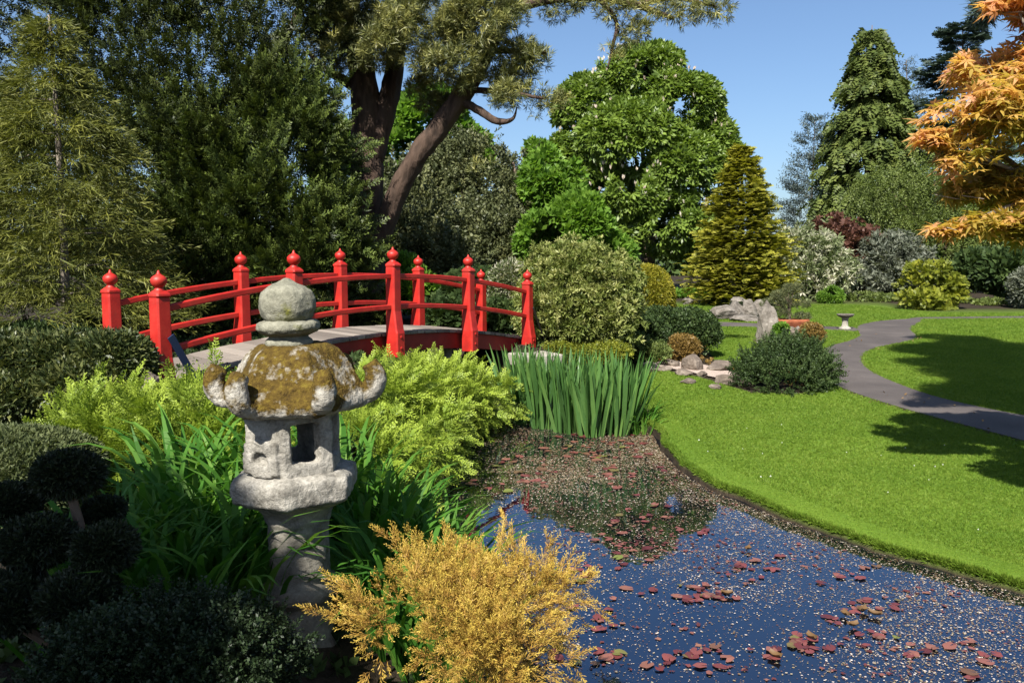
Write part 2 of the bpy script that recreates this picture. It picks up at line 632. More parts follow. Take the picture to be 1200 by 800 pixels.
# turf bank of the lawn along the water: level top, steep dark soil side
pv = np.asarray(POND)
seg = [i for i in range(len(pv)) if pv[i][0] > 1.05 and (pv[i][1] > 2.4)]
br_ = max(range(len(seg)), key=lambda j: (seg[j] - seg[j - 1]) % len(pv))
seg = seg[br_:] + seg[:br_]
line_ = catmull(np.c_[pv[seg], np.zeros(len(seg))], 4)[:, :2]
tn = np.gradient(line_, axis=0); nn_ = np.c_[tn[:, 1], -tn[:, 0]]; nn_ /= np.linalg.norm(nn_, axis=1)[:, None]
if poly_sd(POND, line_[len(line_) // 2:len(line_) // 2 + 1] + .2 * nn_[len(line_) // 2])[0] < 0: nn_ = -nn_
wob = Noise(61)(line_, 1.3) * .03 + Noise(62)(line_, 4) * .014
rows = []
for off, top, lw in ((.50, -.012, 1), (.36, .006, 1), (.10, .008, 1), (.03, .002, 1), (.0, -.02, .35), (-.015, -.05, .0), (-.05, -.25, 0)):
    q_ = line_ + nn_ * (off + wob * (1 if off < .2 else 0))[:, None]
    rows.append((np.c_[q_, H(q_, False) + top], np.full(len(q_), float(lw))))
BV = np.vstack([r_[0] for r_ in rows]); BL = np.concatenate([r_[1] for r_ in rows]); nl = len(line_)
ii = np.arange(len(rows) * nl).reshape(len(rows), nl)
BF = np.stack([ii[:-1, :-1], ii[:-1, 1:], ii[1:, 1:], ii[1:, :-1]], -1).reshape(-1, 4)
bank = np_mesh('pond_bank', BV, BF, 4, bpy.data.materials['ground'], True, {'lawn': BL})
tag(bank, kind='structure')

# water
t = NT('water')
bm_ = t.bump(t.noise(3.5, 3, .5), .05, .02)
t.pbr(t.ramp(t.noise(.8, 4), [(.35, (.0012, .002, .005)), (.7, (.004, .0045, .006))]), .02, .5, bm_)
t.b.inputs['IOR'].default_value = 3.0; t.b.inputs['Specular Tint'].default_value = (.62, .80, 1, 1)
mb = MB(); mb.add([(-3.6, .3, 0), (7.2, .3, 0), (7.2, 15, 0), (-3.6, 15, 0)], [(0, 1, 2, 3)])
tag(mb.build('pond_water', t.m), kind='structure')


def sheet(name, polys, mat, dz, kind='structure', slope=True):
    me = bpy.data.meshes.new(name); bm = bmesh.new()
    for poly in polys:
        vs = [bm.verts.new((p[0], p[1], h1(p[0], p[1]) + dz)) for p in poly]
        f = bm.faces.new(vs)
        if f.normal.z == 0: f.normal_update()
        if f.normal.z < 0: f.normal_flip()
    bmesh.ops.triangulate(bm, faces=bm.faces)
    bm.to_mesh(me); bm.free(); me.materials.append(mat)
    return tag(link(bpy.data.objects.new(name, me)), kind=kind)


main_path = [(1086, 374), (1064, 386), (1074, 392), (1076, 397), (1056, 402), (1030, 407), (1017, 411), (1008, 419), (1011, 428), (1022, 437), (1046, 448),
             (1086, 463), (1130, 474), (1200, 488), (1330, 510), (1330, 556), (1200, 517), (1130, 499), (1085, 487), (1040, 474), (1000, 461), (975, 450), (968, 440), (967, 425),
             (963, 411), (975, 405), (998, 399), (1008, 394), (1006, 388), (1001, 384), (1014, 379), (1034, 376), (1060, 374)]
far_path = [(1058, 374.2), (1086, 374.3), (1200, 373.4), (1320, 373), (1320, 370.5), (1200, 370.7), (1075, 372)]
side_path = [(815, 377), (862, 378), (930, 381), (985, 383.5), (1004, 383.5), (1008, 389), (985, 387.5), (930, 385.5), (862, 383), (815, 383)]


def pxpoly(L, it=2):
    return smooth_poly([G(*p)[:2] for p in L], it)


def grow(poly, d):
    poly = np.asarray(poly); t_ = np.roll(poly, -1, 0) - np.roll(poly, 1, 0)
    n_ = np.c_[t_[:, 1], -t_[:, 0]]; n_ /= np.linalg.norm(n_, axis=1)[:, None] + 1e-9
    a = .5 * np.sum(poly[:, 0] * np.roll(poly[:, 1], -1) - np.roll(poly[:, 0], -1) * poly[:, 1])
    return poly + n_ * (d if a > 0 else -d)


t = NT('asphalt')
asp = t.ramp(t.math('ADD', t.math('MULTIPLY', t.noise(140, 2, .8), .5), t.math('MULTIPLY', t.noise(1.2, 5), .5)), [(.3, (.038, .032, .030)), (.55, (.080, .068, .063)), (.75, (.14, .12, .108))])
t.pbr(asp, .85, .3, t.bump(t.noise(140, 2, .8), .5, .01))
PATHS = [pxpoly(main_path), pxpoly(far_path, 0), pxpoly(side_path, 1)]
sheet('path', [PATHS[0]], t.m, .016)
sheet('path', [PATHS[1]], t.m, .012)
sheet('path', [PATHS[2]], t.m, .012)
te = NT('path_edge')
te.pbr(te.ramp(te.noise(14, 6), [(.3, (.03, .025, .015)), (.7, (.10, .075, .04))]), .95, .1)
sheet('path_edge', [grow(PATHS[0], .055)], te.m, .005)

# gravel strip in the rockery
grav_px = [(768, 430), (790, 426), (830, 432), (868, 441), (872, 446), (858, 450), (830, 446), (796, 440), (770, 436)]
tg = NT('gravel')
tg.pbr(tg.ramp(tg.noise(45, 4, .7), [(.3, (.20, .15, .12)), (.5, (.40, .32, .27)), (.75, (.60, .50, .43))]), .9, .2, tg.bump(tg.noise(45, 4, .7), .8, .03))


# ================================================================== stone, wood, paint
def stone_mat(name, cols, moss=None, scale=9, bump=.6):
    t = NT(name)
    n1, n2 = t.noise(scale, 8, .65), t.noise(scale * 6, 4, .7)
    v = t.math('ADD', t.math('MULTIPLY', n1, .65), t.math('MULTIPLY', n2, .35))
    k = len(cols)
    c = t.ramp(v, [(.32 + .4 * i / (k - 1), x) for i, x in enumerate(cols)])
    if moss:
        mcols, amount, msc, up = moss
        g = t.n('ShaderNodeNewGeometry'); sx = t.n('ShaderNodeSeparateXYZ'); t.l(g.outputs['Normal'], sx.inputs[0])
        m = t.math('ADD', t.noise(msc, 5, .6), t.math('MULTIPLY', sx.outputs[2], up))
        m = t.ramp(t.math('ADD', m, t.math('MULTIPLY', t.noise(70, 4, .7), .10)), [(amount + .02, (0, 0, 0)), (amount + .12, (1, 1, 1))])
        mc = t.ramp(t.noise(msc * 7, 6, .7), [(.3, mcols[0]), (.55, mcols[1]), (.75, mcols[2])])
        c = t.mix(m, c, mc)
        n2 = t.math('ADD', n2, t.math('MULTIPLY', m, t.math('MULTIPLY', t.noise(90, 3), .8)))
    return t.pbr(c, .92, .15, t.bump(t.math('ADD', n2, n1), bump, .012))


M_LANT = stone_mat('lantern_stone', [(.075, .068, .057), (.19, .178, .152), (.33, .31, .27), (.46, .435, .385)], scale=11, bump=.9)
M_LANTDARK = stone_mat('lantern_shaft_stone', [(.08, .074, .062), (.19, .175, .145), (.34, .315, .265)], ([(.03, .035, .012), (.06, .065, .02), (.1, .1, .03)], .60, 4, .05), scale=9)
M_FIN = stone_mat('lantern_finial_stone', [(.08, .078, .06), (.19, .185, .14), (.31, .30, .24)], ([(.05, .055, .015), (.11, .11, .02), (.18, .165, .025)], .60, 7, -.10), scale=16)
M_ROOF = stone_mat('lantern_roof_stone', [(.15, .135, .11), (.34, .32, .275), (.54, .51, .455)], ([(.030, .018, .005), (.085, .055, .010), (.16, .125, .018)], .465, 5.5, .13), scale=9, bump=.9)
M_ROCK = stone_mat('rock', [(.045, .037, .03), (.13, .105, .085), (.29, .25, .21)], ([(.03, .04, .01), (.06, .08, .02), (.10, .11, .03)], .72, 4, .05), scale=3.5)
M_ROCKP = stone_mat('pale_rock', [(.035, .03, .025), (.10, .088, .074), (.19, .17, .148), (.36, .33, .29)], ([(.05, .06, .02), (.10, .11, .03), (.16, .16, .05)], .68, 3, .0), scale=3)
M_SLAB = stone_mat('slab', [(.14, .13, .11), (.28, .26, .22), (.42, .39, .33)], scale=5)

t = NT('red_paint')
rn = t.noise(5, 6, .65)
rc = t.ramp(rn, [(.28, (.24, .010, .007)), (.5, (.35, .014, .009)), (.75, (.42, .028, .017))])
ch = t.ramp(t.noise(22, 6, .7), [(.70, (0, 0, 0)), (.76, (1, 1, 1))])
rc = t.mix(t.math('MULTIPLY', ch, .6), rc, (.20, .025, .016))
gr = t.ramp(t.noise(2.2, 7, .75), [(.52, (0, 0, 0)), (.75, (1, 1, 1))])
rc = t.mix(t.math('MULTIPLY', gr, .55), rc, (.17, .035, .022))
M_RED = t.pbr(rc, .5, .4, t.bump(t.noise(40, 4), .18, .006))
t = NT('shaded_red_paint')
M_REDSHADE = t.pbr(t.ramp(t.noise(4, 6), [(.3, (.15, .010, .008)), (.7, (.25, .020, .014))]), .6, .3, t.bump(t.noise(30, 4), .2, .006))  # bridge red darkened: the dim grazing light on the beams is painted in
t = NT('deck_wood')
gi = t.n('ShaderNodeNewGeometry')
tc = t.n('ShaderNodeTexCoord'); mp = t.n('ShaderNodeMapping'); mp.inputs['Rotation'].default_value = (0, 0, math.radians(32)); mp.inputs['Scale'].default_value = (2, 26, 6)
t.l(tc.outputs['Object'], mp.inputs[0]); wn = t.n('ShaderNodeTexNoise', Scale=2.0, Detail=6, Roughness=.65); t.l(mp.outputs[0], wn.inputs[0])
v = t.math('ADD', t.math('MULTIPLY', wn.outputs[0], .6), t.math('MULTIPLY', gi.outputs['Random Per Island'], .4))
M_DECK = t.pbr(t.ramp(v, [(.2, (.075, .064, .055)), (.5, (.165, .142, .122)), (.8, (.27, .235, .20))]), .85, .2, t.bump(wn.outputs[0], .4, .01))
t = NT('shadow_blue_metal'); M_SHADOWBLUE = t.pbr((.012, .022, .06), .5, .4)  # the dark blue puts the shadow on the stay into its colour
t = NT('dark_metal'); M_DMET = t.pbr((.02, .017, .015), .6, .4)

# ================================================================== the bridge
bd = unit(np.array([.53, .848, 0])); bn = np.array([.848, -.53, 0]) / math.hypot(.848, .53)
near = lambda t: np.array([-3.26 + .877 * t, 7.5 + 1.398 * t])
far = lambda t: np.array([-4.22 + .9215 * t, 8.54 + 1.368 * t])
dz = lambda t: 1.235 - .072 * (t - 1.95) ** 2
bo = near(2)
bridge = thing('arched_footbridge', 'red arched wooden footbridge with ball topped posts', 'bridge', (bo[0], bo[1], .5))
BO = np.array([bo[0], bo[1], .5])
loc = lambda xy, z: np.array([xy[0], xy[1], z]) - BO

mb = MB(); NP = 50
for i in range(NP):
    t0, t1 = -.2 + 4.4 * i / NP, -.2 + 4.4 * (i + 1) / NP
    g = .004 / 1.65
    z0, z1 = dz(t0), dz(t1); jit = random.uniform(-.002, .003); e = random.uniform(-.012, .012)
    a0, a1 = near(t0 + g) - bn[:2] * (.075 + e), near(t1 - g) - bn[:2] * (.075 + e)
    b0, b1 = far(t0 + g) + bn[:2] * .075, far(t1 - g) + bn[:2] * .075
    V = [loc(a0, z0 + jit), loc(a1, z1 + jit), loc(b1, z1 + jit), loc(b0, z0 + jit)]
    V += [v - np.array([0, 0, .042]) for v in V]
    mb.add(V, [(0, 1, 2, 3), (7, 6, 5, 4), (0, 4, 5, 1), (1, 5, 6, 2), (2, 6, 7, 3), (3, 7, 4, 0)])
mb.build('deck', M_DECK, bridge, bevel=.004)


def arc_beam(line, off, zt, zb, wdt, t0=-.2, t1=4.2, n=40):
    mb = MB(); V = []; F = []
    for i in range(n + 1):
        t = t0 + (t1 - t0) * i / n
        c = line(t) + bn[:2] * off; z = dz(t)
        for s, zz in ((-1, zb), (1, zb), (1, zt), (-1, zt)):
            V.append(loc(c + bn[:2] * s * wdt / 2, z + zz))
    for i in range(n):
        for j in range(4):
            a, b = i * 4 + j, i * 4 + (j + 1) % 4
            F.append((a, b, b + 4, a + 4))
    F += [(3, 2, 1, 0), tuple(n * 4 + j for j in range(4))]
    mb.add(V, F)
    return mb


arc_beam(near, -.16, -.045, -.27, .09).build('beam', M_REDSHADE, bridge, bevel=.006)
arc_beam(far, .16, -.045, -.27, .09).build('beam', M_REDSHADE, bridge, bevel=.006)
for line in (near, far):
    for z in (.72, .33):
        o = arc_beam(line, 0, z + .032, z - .032, .062, -.02, 4.02).build('rail', M_RED, bridge, bevel=.012)


def post_parts(line, t, zbot, out):
    c = line(t); z0 = dz(t)
    zs = [(zbot, .080, .098), (0.0, .082, .098), (.05, .080, .092), (.28, .074, .074), (.80, .072, .072), (.835, .070, .070), (.85, .078, .078), (.87, .076, .076), (.90, .05, .05)]
    V, F = [], []
    for z, hd, hn in zs:
        k = .016
        for a, b in ((hd - k, -hn), (hd, -hn + k), (hd, hn - k), (hd - k, hn), (-hd + k, hn), (-hd, hn - k), (-hd, -hn + k), (-hd + k, -hn)):
            sh = out * max(0, hn - .073)
            V.append(loc(c, z0 + z) + bd * a + bn * (b + sh))
    m = len(zs)
    for i in range(m - 1):
        for j in range(8):
            a, b = i * 8 + j, i * 8 + (j + 1) % 8
            F.append((a, b, b + 8, a + 8))
    F += [tuple(range(7, -1, -1)), tuple((m - 1) * 8 + j for j in range(8))]
    mb = MB(); mb.add(V, F)
    p = mb.build('post', M_RED, bridge, bevel=.003)
    f = MB()
    f.lathe([(.049, .895), (.052, .903), (.040, .915), (.034, .925), (.040, .933), (.060, .950), (.071, .972), (.074, .993), (.070, 1.012), (.055, 1.030), (.034, 1.043), (.020, 1.052), (.014, 1.064), (.012, 1.076), (.003, 1.088)],
            loc(c, z0), 24)
    fo = f.build('finial', M_RED, p, smooth=True)
    if zbot < -.1:
        for dzz in (-.05, -.19):
            b = MB(); V = loc(c, z0 + dzz)
            b.tube([V + bn * .09, V + bn * .128, V + bn * .132], [.02, .02, .012], 8)
            b.build('bolt', M_RED, p)


for i in range(5):
    post_parts(near, i, -.30, 1)
    post_parts(far, i, -.30, -1)
for line, t0, sgn, mat, lb in ((near, 0, 1, M_SHADOWBLUE, 'slanting stay coloured in dark blue shadow tone'), (near, 4, 1, M_DMET, 'slanting dark metal stay')):
    c = line(t0); b = MB()
    a = loc(c + bn[:2] * .085 + bd[:2] * .04 * sgn, dz(t0) + .48); e_ = loc(c + bn[:2] * .06 + bd[:2] * (.36 if t0 == 0 else .5), dz(t0) - .05 if t0 == 0 else dz(t0) - .15)
    ax = unit(e_ - a); b.box((a + e_) / 2, (np.linalg.norm(e_ - a), .075 if t0 == 0 else .04, .012), [ax, unit(np.cross(bn, ax)), bn])
    tag(b.build('stay', mat, bridge, bevel=.003), lb)
for tt in (2.75, 3.1):
    b = MB(); c = near(tt) - bn[:2] * .5
    b.lathe([(.07, -.3), (.07, dz(tt) - .29)], (c[0] - BO[0], c[1] - BO[1], -BO[2]), 10)
    tag(b.build('support_post', M_SLAB, bridge), 'pale concrete support below the deck')


# ================================================================== the stone lantern
LX, LY = P(360, 770, 3.78)[0], 3.75
zl = lambda py: P(347, py, 3.75)[2]
zb = zl(790)
lan = thing('stone_lantern', 'weathered grey stone lantern with mossy curled roof and onion finial', 'stone lantern', (LX, LY, zb), (0, math.radians(-1.4), 0))
S = 3.75 / 950.0
z_ = lambda py: zl(py) - zb
px = lambda r: r * S
b = MB()
b.lathe([(px(r), z_(y)) for r, y in ((46, 800), (46, 772), (43, 768), (41, 762), (43, 752), (39, 745), (37, 740), (35, 706), (36, 701), (45, 694), (47, 687), (45, 680), (37, 674), (34, 670), (35, 664), (36, 620), (36, 610), (39, 606), (39, 600), (44, 592), (52, 584), (57, 580), (40, 578))], n=40)
b.build('shaft', M_LANTDARK, lan, remesh=.011, disp=[(.07, .012), (.02, .006)])
b = MB()
b.lathe([(px(r), z_(y)) for r, y in ((52, 588), (66, 582), (76, 577), (78, 560), (76, 552), (68, 549), (60, 547))], n=6, a0=math.pi / 2 + .06)
b.build('platform', M_LANT, lan, remesh=.011, disp=[(.06, .02), (.02, .008)])
# fire box: hexagon, corner to the front, window openings
b = MB()
R, r_in = px(57), px(42)
zt, zlow = z_(474), z_(551)
for k in range(6):
    a0 = math.radians(270 + 60 * k + 3); a1 = a0 + math.radians(60)
    def q(a, r, z): return np.array([r * math.cos(a), r * math.sin(a), z])
    def slab(f0, f1, za, zb_):
        V = []
        for z in (za, zb_):
            for r in (R, r_in):
                A, B_ = q(a0, r, z), q(a1, r, z)
                V += [A + (B_ - A) * f0, A + (B_ - A) * f1]
        b.add(V, [(0, 1, 3, 2), (4, 6, 7, 5), (0, 4, 5, 1), (2, 3, 7, 6), (0, 2, 6, 4), (1, 5, 7, 3)])
    if k in (0, 1, 3):
        slab(0, .15, zlow, zt); slab(.76, 1, zlow, zt); slab(.10, .8, zlow, z_(533)); slab(.10, .8, z_(489), zt)
    else:
        slab(0, 1, zlow, zt)
        if k == 5:      # worn relief on the left front face
            am = a0 + math.radians(30); rr = R * .87
            for dx, py, sx, sy in ((-.30, 516, 9, 8), (0, 512, 12, 9), (.28, 514, 9, 9), (-.34, 532, 8, 14), (.3, 532, 8, 14), (0, 540, 16, 9)):
                c = np.array([rr * math.cos(am), rr * math.sin(am), z_(py)]) + np.array([-math.sin(am), math.cos(am), 0]) * dx * R
                b.box(c, (px(14), px(sx * 1.7), px(sy * 1.7)), [[math.cos(am), math.sin(am), 0], [-math.sin(am), math.cos(am), 0], [0, 0, 1]])
b.build('fire_box', M_LANT, lan, remesh=.009, disp=[(.06, .014), (.018, .008)])
# roof with six curled corners
b = MB(); N = 96
prof = [(6, 402), (42, 403), (53, 409), (61, 418), (69, 431), (77, 446), (84, 457), (88, 466), (86, 474), (78, 479), (50, 480), (4, 480)]
hexf = lambda th: .84 + .16 * (math.cos(math.radians(30)) / math.cos((th % math.radians(60)) - math.radians(30)) - .866) / .134
b.lathe([(px(r), z_(y)) for r, y in reversed(prof)], n=N, fn=hexf)
for k in range(6):
    a = math.radians(60 * k + 4)
    pts = catmull([(54, 448), (70, 461), (84, 463), (93, 453), (93, 438), (87, 428)], 5)
    V = [(px(r) * math.cos(a), px(r) * math.sin(a), z_(y)) for r, y in pts]
    b.tube(V, np.interp(np.linspace(0, 1, len(V)), [0, .3, .7, 1], [px(9), px(12), px(13), px(10)]), 12)
ro = b.build('roof', M_ROOF, lan, remesh=.0085, disp=[(.08, .014), (.02, .007)])
ro.location.x = px(5)
b = MB()
b.lathe([(px(r), z_(y)) for r, y in ((10, 408), (26, 406), (28, 401), (26, 397), (20, 396), (22, 393), (33, 389), (37, 384), (36, 378), (30, 375), (22, 374), (10, 374))], n=36)
b.build('finial_ring', M_FIN, lan, remesh=.008, disp=[(.04, .012), (.015, .005)])
b = MB()
b.lathe([(px(r), z_(y)) for r, y in ((8, 379), (24, 377), (29, 371), (32, 362), (32, 350), (29, 342), (22, 336), (13, 332), (6, 328), (4, 325.5), (1, 325))], n=36, fn=lambda t_: 1 + .03 * math.cos(6 * t_))
b.build('finial', M_FIN, lan, remesh=.008, disp=[(.05, .012), (.015, .004)])


# ================================================================== rocks and small stone things
def rock(name, label, c, size, seed, mat=M_ROCK, cat='rock', group=None, rz=0.0, cuts=7, sink=.2, taper=0.0):
    r = random.Random(seed)
    bm = bmesh.new(); bmesh.ops.create_icosphere(bm, subdivisions=4, radius=1)
    planes = [(Vector((r.gauss(0, 1), r.gauss(0, 1), r.gauss(0, .8))).normalized(), r.uniform(.55, .85)) for _ in range(cuts)]
    nz = Noise(seed)
    for v in bm.verts:
        for n, d in planes:
            s = v.co.dot(n) - d
            if s > 0: v.co -= n * s * .92
    co_ = np.array([v.co[:] for v in bm.verts])
    dn = nz(co_, .5) * .10 + Noise(seed + 1)(co_, 1.3) * .06 + Noise(seed + 2)(co_, 3) * .032 + Noise(seed + 3)(co_, 6) * .016
    for v, k in zip(bm.verts, dn):
        v.co *= 1 + k
        tq = 1 - taper * (v.co.z + .8) / 1.6
        v.co.x *= tq; v.co.y *= tq
        v.co = Vector((v.co.x * size[0] / 2, v.co.y * size[1] / 2, v.co.z * size[2] / 2))
    me = bpy.data.meshes.new(name); bm.to_mesh(me); bm.free(); me.materials.append(mat)
    o = link(bpy.data.objects.new(name, me))
    o.location = (float(c[0]), float(c[1]), float(c[2]) + size[2] / 2 * (1 - 2 * sink)); o.rotation_euler = (0, 0, rz)
    return tag(o, label, cat, group)

# ================================================================== small stone things, pot, birdbath
def base_of(px_, py_):
    p = on(px_, py_)
    return p


tag(sheet('gravel_strip', [pxpoly(grav_px)], tg.m, .03), kind='structure')

# abutment slab and landing stones
def block(name, label, c, size, rz, mat, cat, seed=0, group=None):
    b = MB(); b.box((0, 0, 0), size)
    o = b.build(name, mat, bevel=.02, disp=None)
    o.location = tuple(c); o.rotation_euler = (0, 0, rz)
    return tag(o, label, cat, group)


p = P(627, 421, 12.55)
block('stone_slab', 'square grey stone slab above the iris leaves at the bridge end', p, (.66, .6, .19), math.radians(28), M_SLAB, 'stone slab')
a = near(-.2) * .5 + far(-.2) * .5
block('landing_stone', 'broad flat stone step where the bridge deck starts beside the hedge', (a[0] - .24, a[1] - .42, dz(-.2) - .16), (1.5, .8, .22), math.radians(-32), M_SLAB, 'stone step')
p = P(172, 442, 7.05)
rock('rock', 'pale brown rock between the hedge and the near red end post', (p[0], p[1], p[2] - .2), (.34, .3, .34), 11, M_ROCK)

# rockery stones
for i, (x, y, wpx, hpx, mat) in enumerate([(812, 425, 26, 22, M_ROCK), (842, 428, 40, 14, M_ROCK), (785, 424, 22, 12, M_ROCK), (850, 444, 30, 12, M_ROCK), (822, 438, 18, 8, M_ROCK), (800, 436, 20, 8, M_ROCK),
                                           (778, 431, 18, 8, M_ROCK), (872, 447, 22, 10, M_ROCK), (760, 428, 22, 10, M_ROCKP), (806, 446, 20, 7, M_ROCK), (838, 452, 18, 7, M_ROCK), (963, 453, 14, 7, M_ROCKP)]):
    p = base_of(x, y + hpx * .4)
    k = p[1] / FPX
    rock('rock', 'low brown edging stone beside the pale gravel strip', (p[0], p[1], p[2]), (wpx * k * 1.1, wpx * k * .8, hpx * k * 1.25), 20 + i, mat, group='edging stones of the rockery', rz=i * 1.1, sink=.28)
rlab = ['grey pointed rock, leftmost of the pile under the golden conifer', 'pale rough boulder in the middle of the rock pile', 'white faced upright rock in the rock pile', 'low flat rock at the front of the rock pile',
        'dark rock at the right end of the rock pile', 'small topmost rock of the rock pile']
for i, (x, y, wpx, hpx) in enumerate([(847, 374, 30, 16), (861, 373, 28, 21), (877, 373, 24, 21), (870, 376, 34, 8), (889, 372, 22, 20), (868, 364, 24, 12)]):
    p = G(x, y); k = p[1] / FPX
    z = p[2] + (0 if i < 5 else .12)
    rock('rock', rlab[i], (p[0], p[1] + (.5 if i == 5 else 0), z), (wpx * k * 1.2, wpx * k, hpx * k * 1.25), 50 + i, M_ROCKP, group='rock pile under the golden conifer', rz=i)
p = G(806, 357)
rock('rock', 'rounded grey stone lying on the far lawn beside the low hedge', p, (.45, .4, .4), 70, M_ROCKP)
p = G(899, 402); k = p[1] / FPX
rock('standing_stone', 'tall pointed lichen grey standing stone beside the bonsai pot', p, (34 * k, 26 * k, 60 * k), 84, M_ROCKP, cat='standing stone', cuts=11, sink=.1, taper=.55)
for i, (x, y, wpx, hpx, lb) in enumerate([(922, 400, 28, 18, 'squat brown rock carrying the terracotta pot'), (936, 399, 16, 17, 'pale upright rock under the right end of the terracotta pot'), (948, 399, 26, 8, 'low brown rock on the soil beside the standing stone')]):
    p = G(x, y); k = p[1] / FPX
    rock('rock', lb, p, (wpx * k, wpx * k * .8, hpx * k * 1.3), 90 + i, M_ROCK if i != 1 else M_ROCKP, rz=i * 2)

# terracotta pot
tp = NT('terracotta'); M_TERRA = tp.pbr(tp.ramp(tp.noise(7, 5), [(.3, (.17, .05, .025)), (.6, (.30, .095, .045)), (.8, (.36, .16, .09))]), .85, .2, tp.bump(tp.noise(40, 3), .3, .01))
ts = NT('soil'); M_SOIL = ts.pbr(ts.ramp(ts.noise(25, 6), [(.3, (.015, .01, .007)), (.8, (.07, .05, .03))]), .95, .1)
pb = G(926, 396); k = pb[1] / FPX
pz = P(926, 386, pb[1])[2]
pot = thing('plant_pot', 'wide shallow terracotta pot on rocks in the lawn bed', 'plant pot', (pb[0], pb[1], pz))
b = MB()
b.lathe([(.30, 0), (.33, .02), (.40, .17), (.425, .20), (.425, .26), (.40, .265), (.385, .24), (.1, .235)], n=40, fn=lambda a_: 1 / (abs(math.cos(a_)) ** 4 + abs(math.sin(a_) * 1.45) ** 4) ** .25)
b.build('pot_body', M_TERRA, pot, smooth=True, bevel=.004)
b = MB(); b.lathe([(.38, .22), (.385, .242)], n=32, fn=lambda a_: 1 / (abs(math.cos(a_)) ** 4 + abs(math.sin(a_) * 1.45) ** 4) ** .25)
b.build('soil', M_SOIL, pot)

# birdbath
p = G(990, 386); k = p[1] / FPX
bb = thing('birdbath', 'small pale stone birdbath on the far lawn by the path', 'birdbath', p)
b = MB(); b.lathe([(.16, 0), (.16, .05), (.12, .07), (.085, .10), (.075, .2), (.085, .30), (.11, .33)], n=20); b.build('pedestal', M_SLAB, bb, smooth=True)
b = MB(); b.lathe([(.10, .325), (.19, .36), (.225, .40), (.225, .425), (.20, .425), (.15, .39), (.02, .38)], n=24); b.build('bowl', M_ROCKP, bb, smooth=True)

# ================================================================== plants
BARK = bark_mat('bark', (.018, .013, .010), (.13, .095, .07))
BARK_R = bark_mat('pine_bark', (.009, .007, .006), (.075, .050, .037), 5, 1.8)  # bark darkened, the shade of the pine's own crown is in the colour
BARK_G = bark_mat('grey_bark', (.05, .042, .034), (.22, .19, .15), 8)


def plant(name, label, cat, base, group=None):
    return thing(name, label, cat, base, group=group)


def trunk(root, paths, mat=BARK, n=10, names=None):
    """each path: list of points and radii; the first is the trunk, the rest are limbs"""
    for i, (pts, rad) in enumerate(paths):
        b = MB(); q = catmull(pts, 5)
        r = np.interp(np.linspace(0, 1, len(q)), np.linspace(0, 1, len(rad)), rad)
        b.tube(q, r, n, .09)
        b.build('trunk' if i == 0 else 'limb', mat, root, smooth=True, world=True)


def bush(name, label, cat, blobs, n, temps, size, mat, seed, outw=1.0, upw=.35, rnd_=.5, thr=-.5, freq=.8, inner=.13, back=.45, roll=.5, base=None, group=None, stem=True, low=.3, over=.8, part='foliage', width=None, faceout=.6, shoot=None, curl=0.0):
    B = np.array(blobs)
    if base is None:
        j = int(np.argmax(B[:, 3] * B[:, 5]))
        base = (B[j, 0], B[j, 1], h1(B[j, 0], B[j, 1]))
    root = plant(name, label, cat, base, group)
    pos, nor = blob_points(blobs, n, seed, thr, freq, back, inner, low, over)
    gz_ = H(pos[:, :2]); keep = pos[:, 2] > np.maximum(gz_, 0) + .02
    pos, nor = pos[keep], nor[keep]
    r = np.random.default_rng(seed + 9)
    ax = nor * outw + np.array([0, 0, upw]) + rnd_ * r.normal(size=pos.shape)
    rv = None; up_ = nor * faceout + np.array([0, -.1, .5])
    if shoot:
        pos, ax, rv = shoots(pos, ax, *shoot, seed=seed + 3, curl=curl)
        up_ = np.repeat(up_, shoot[0], 0)
        kk_ = pos[:, 2] > np.maximum(H(pos[:, :2]), 0) + .01
        pos, ax, rv, up_ = pos[kk_], ax[kk_], rv[kk_], up_[kk_]
    foliage(part, temps, pos, ax, size, mat, root, up=up_, roll=roll, seed=seed, width=width, rnd=rv)
    if stem:
        top = B[int(np.argmax(B[:, 2])), :3]
        for k in range(3):
            b_ = B[r.integers(len(B)), :3]
            q = [np.array(base) + np.array([r.normal() * .04, r.normal() * .04, -.05]), (np.array(base) + b_) / 2 + r.normal(size=3) * .06, b_]
            bb_ = MB(); bb_.tube(catmull(q, 4), np.linspace(.05, .015, 9) * max(.4, min(3, float(B[:, 5].max()))), 7)
            bb_.build('stem', BARK, root, world=True)
    return root


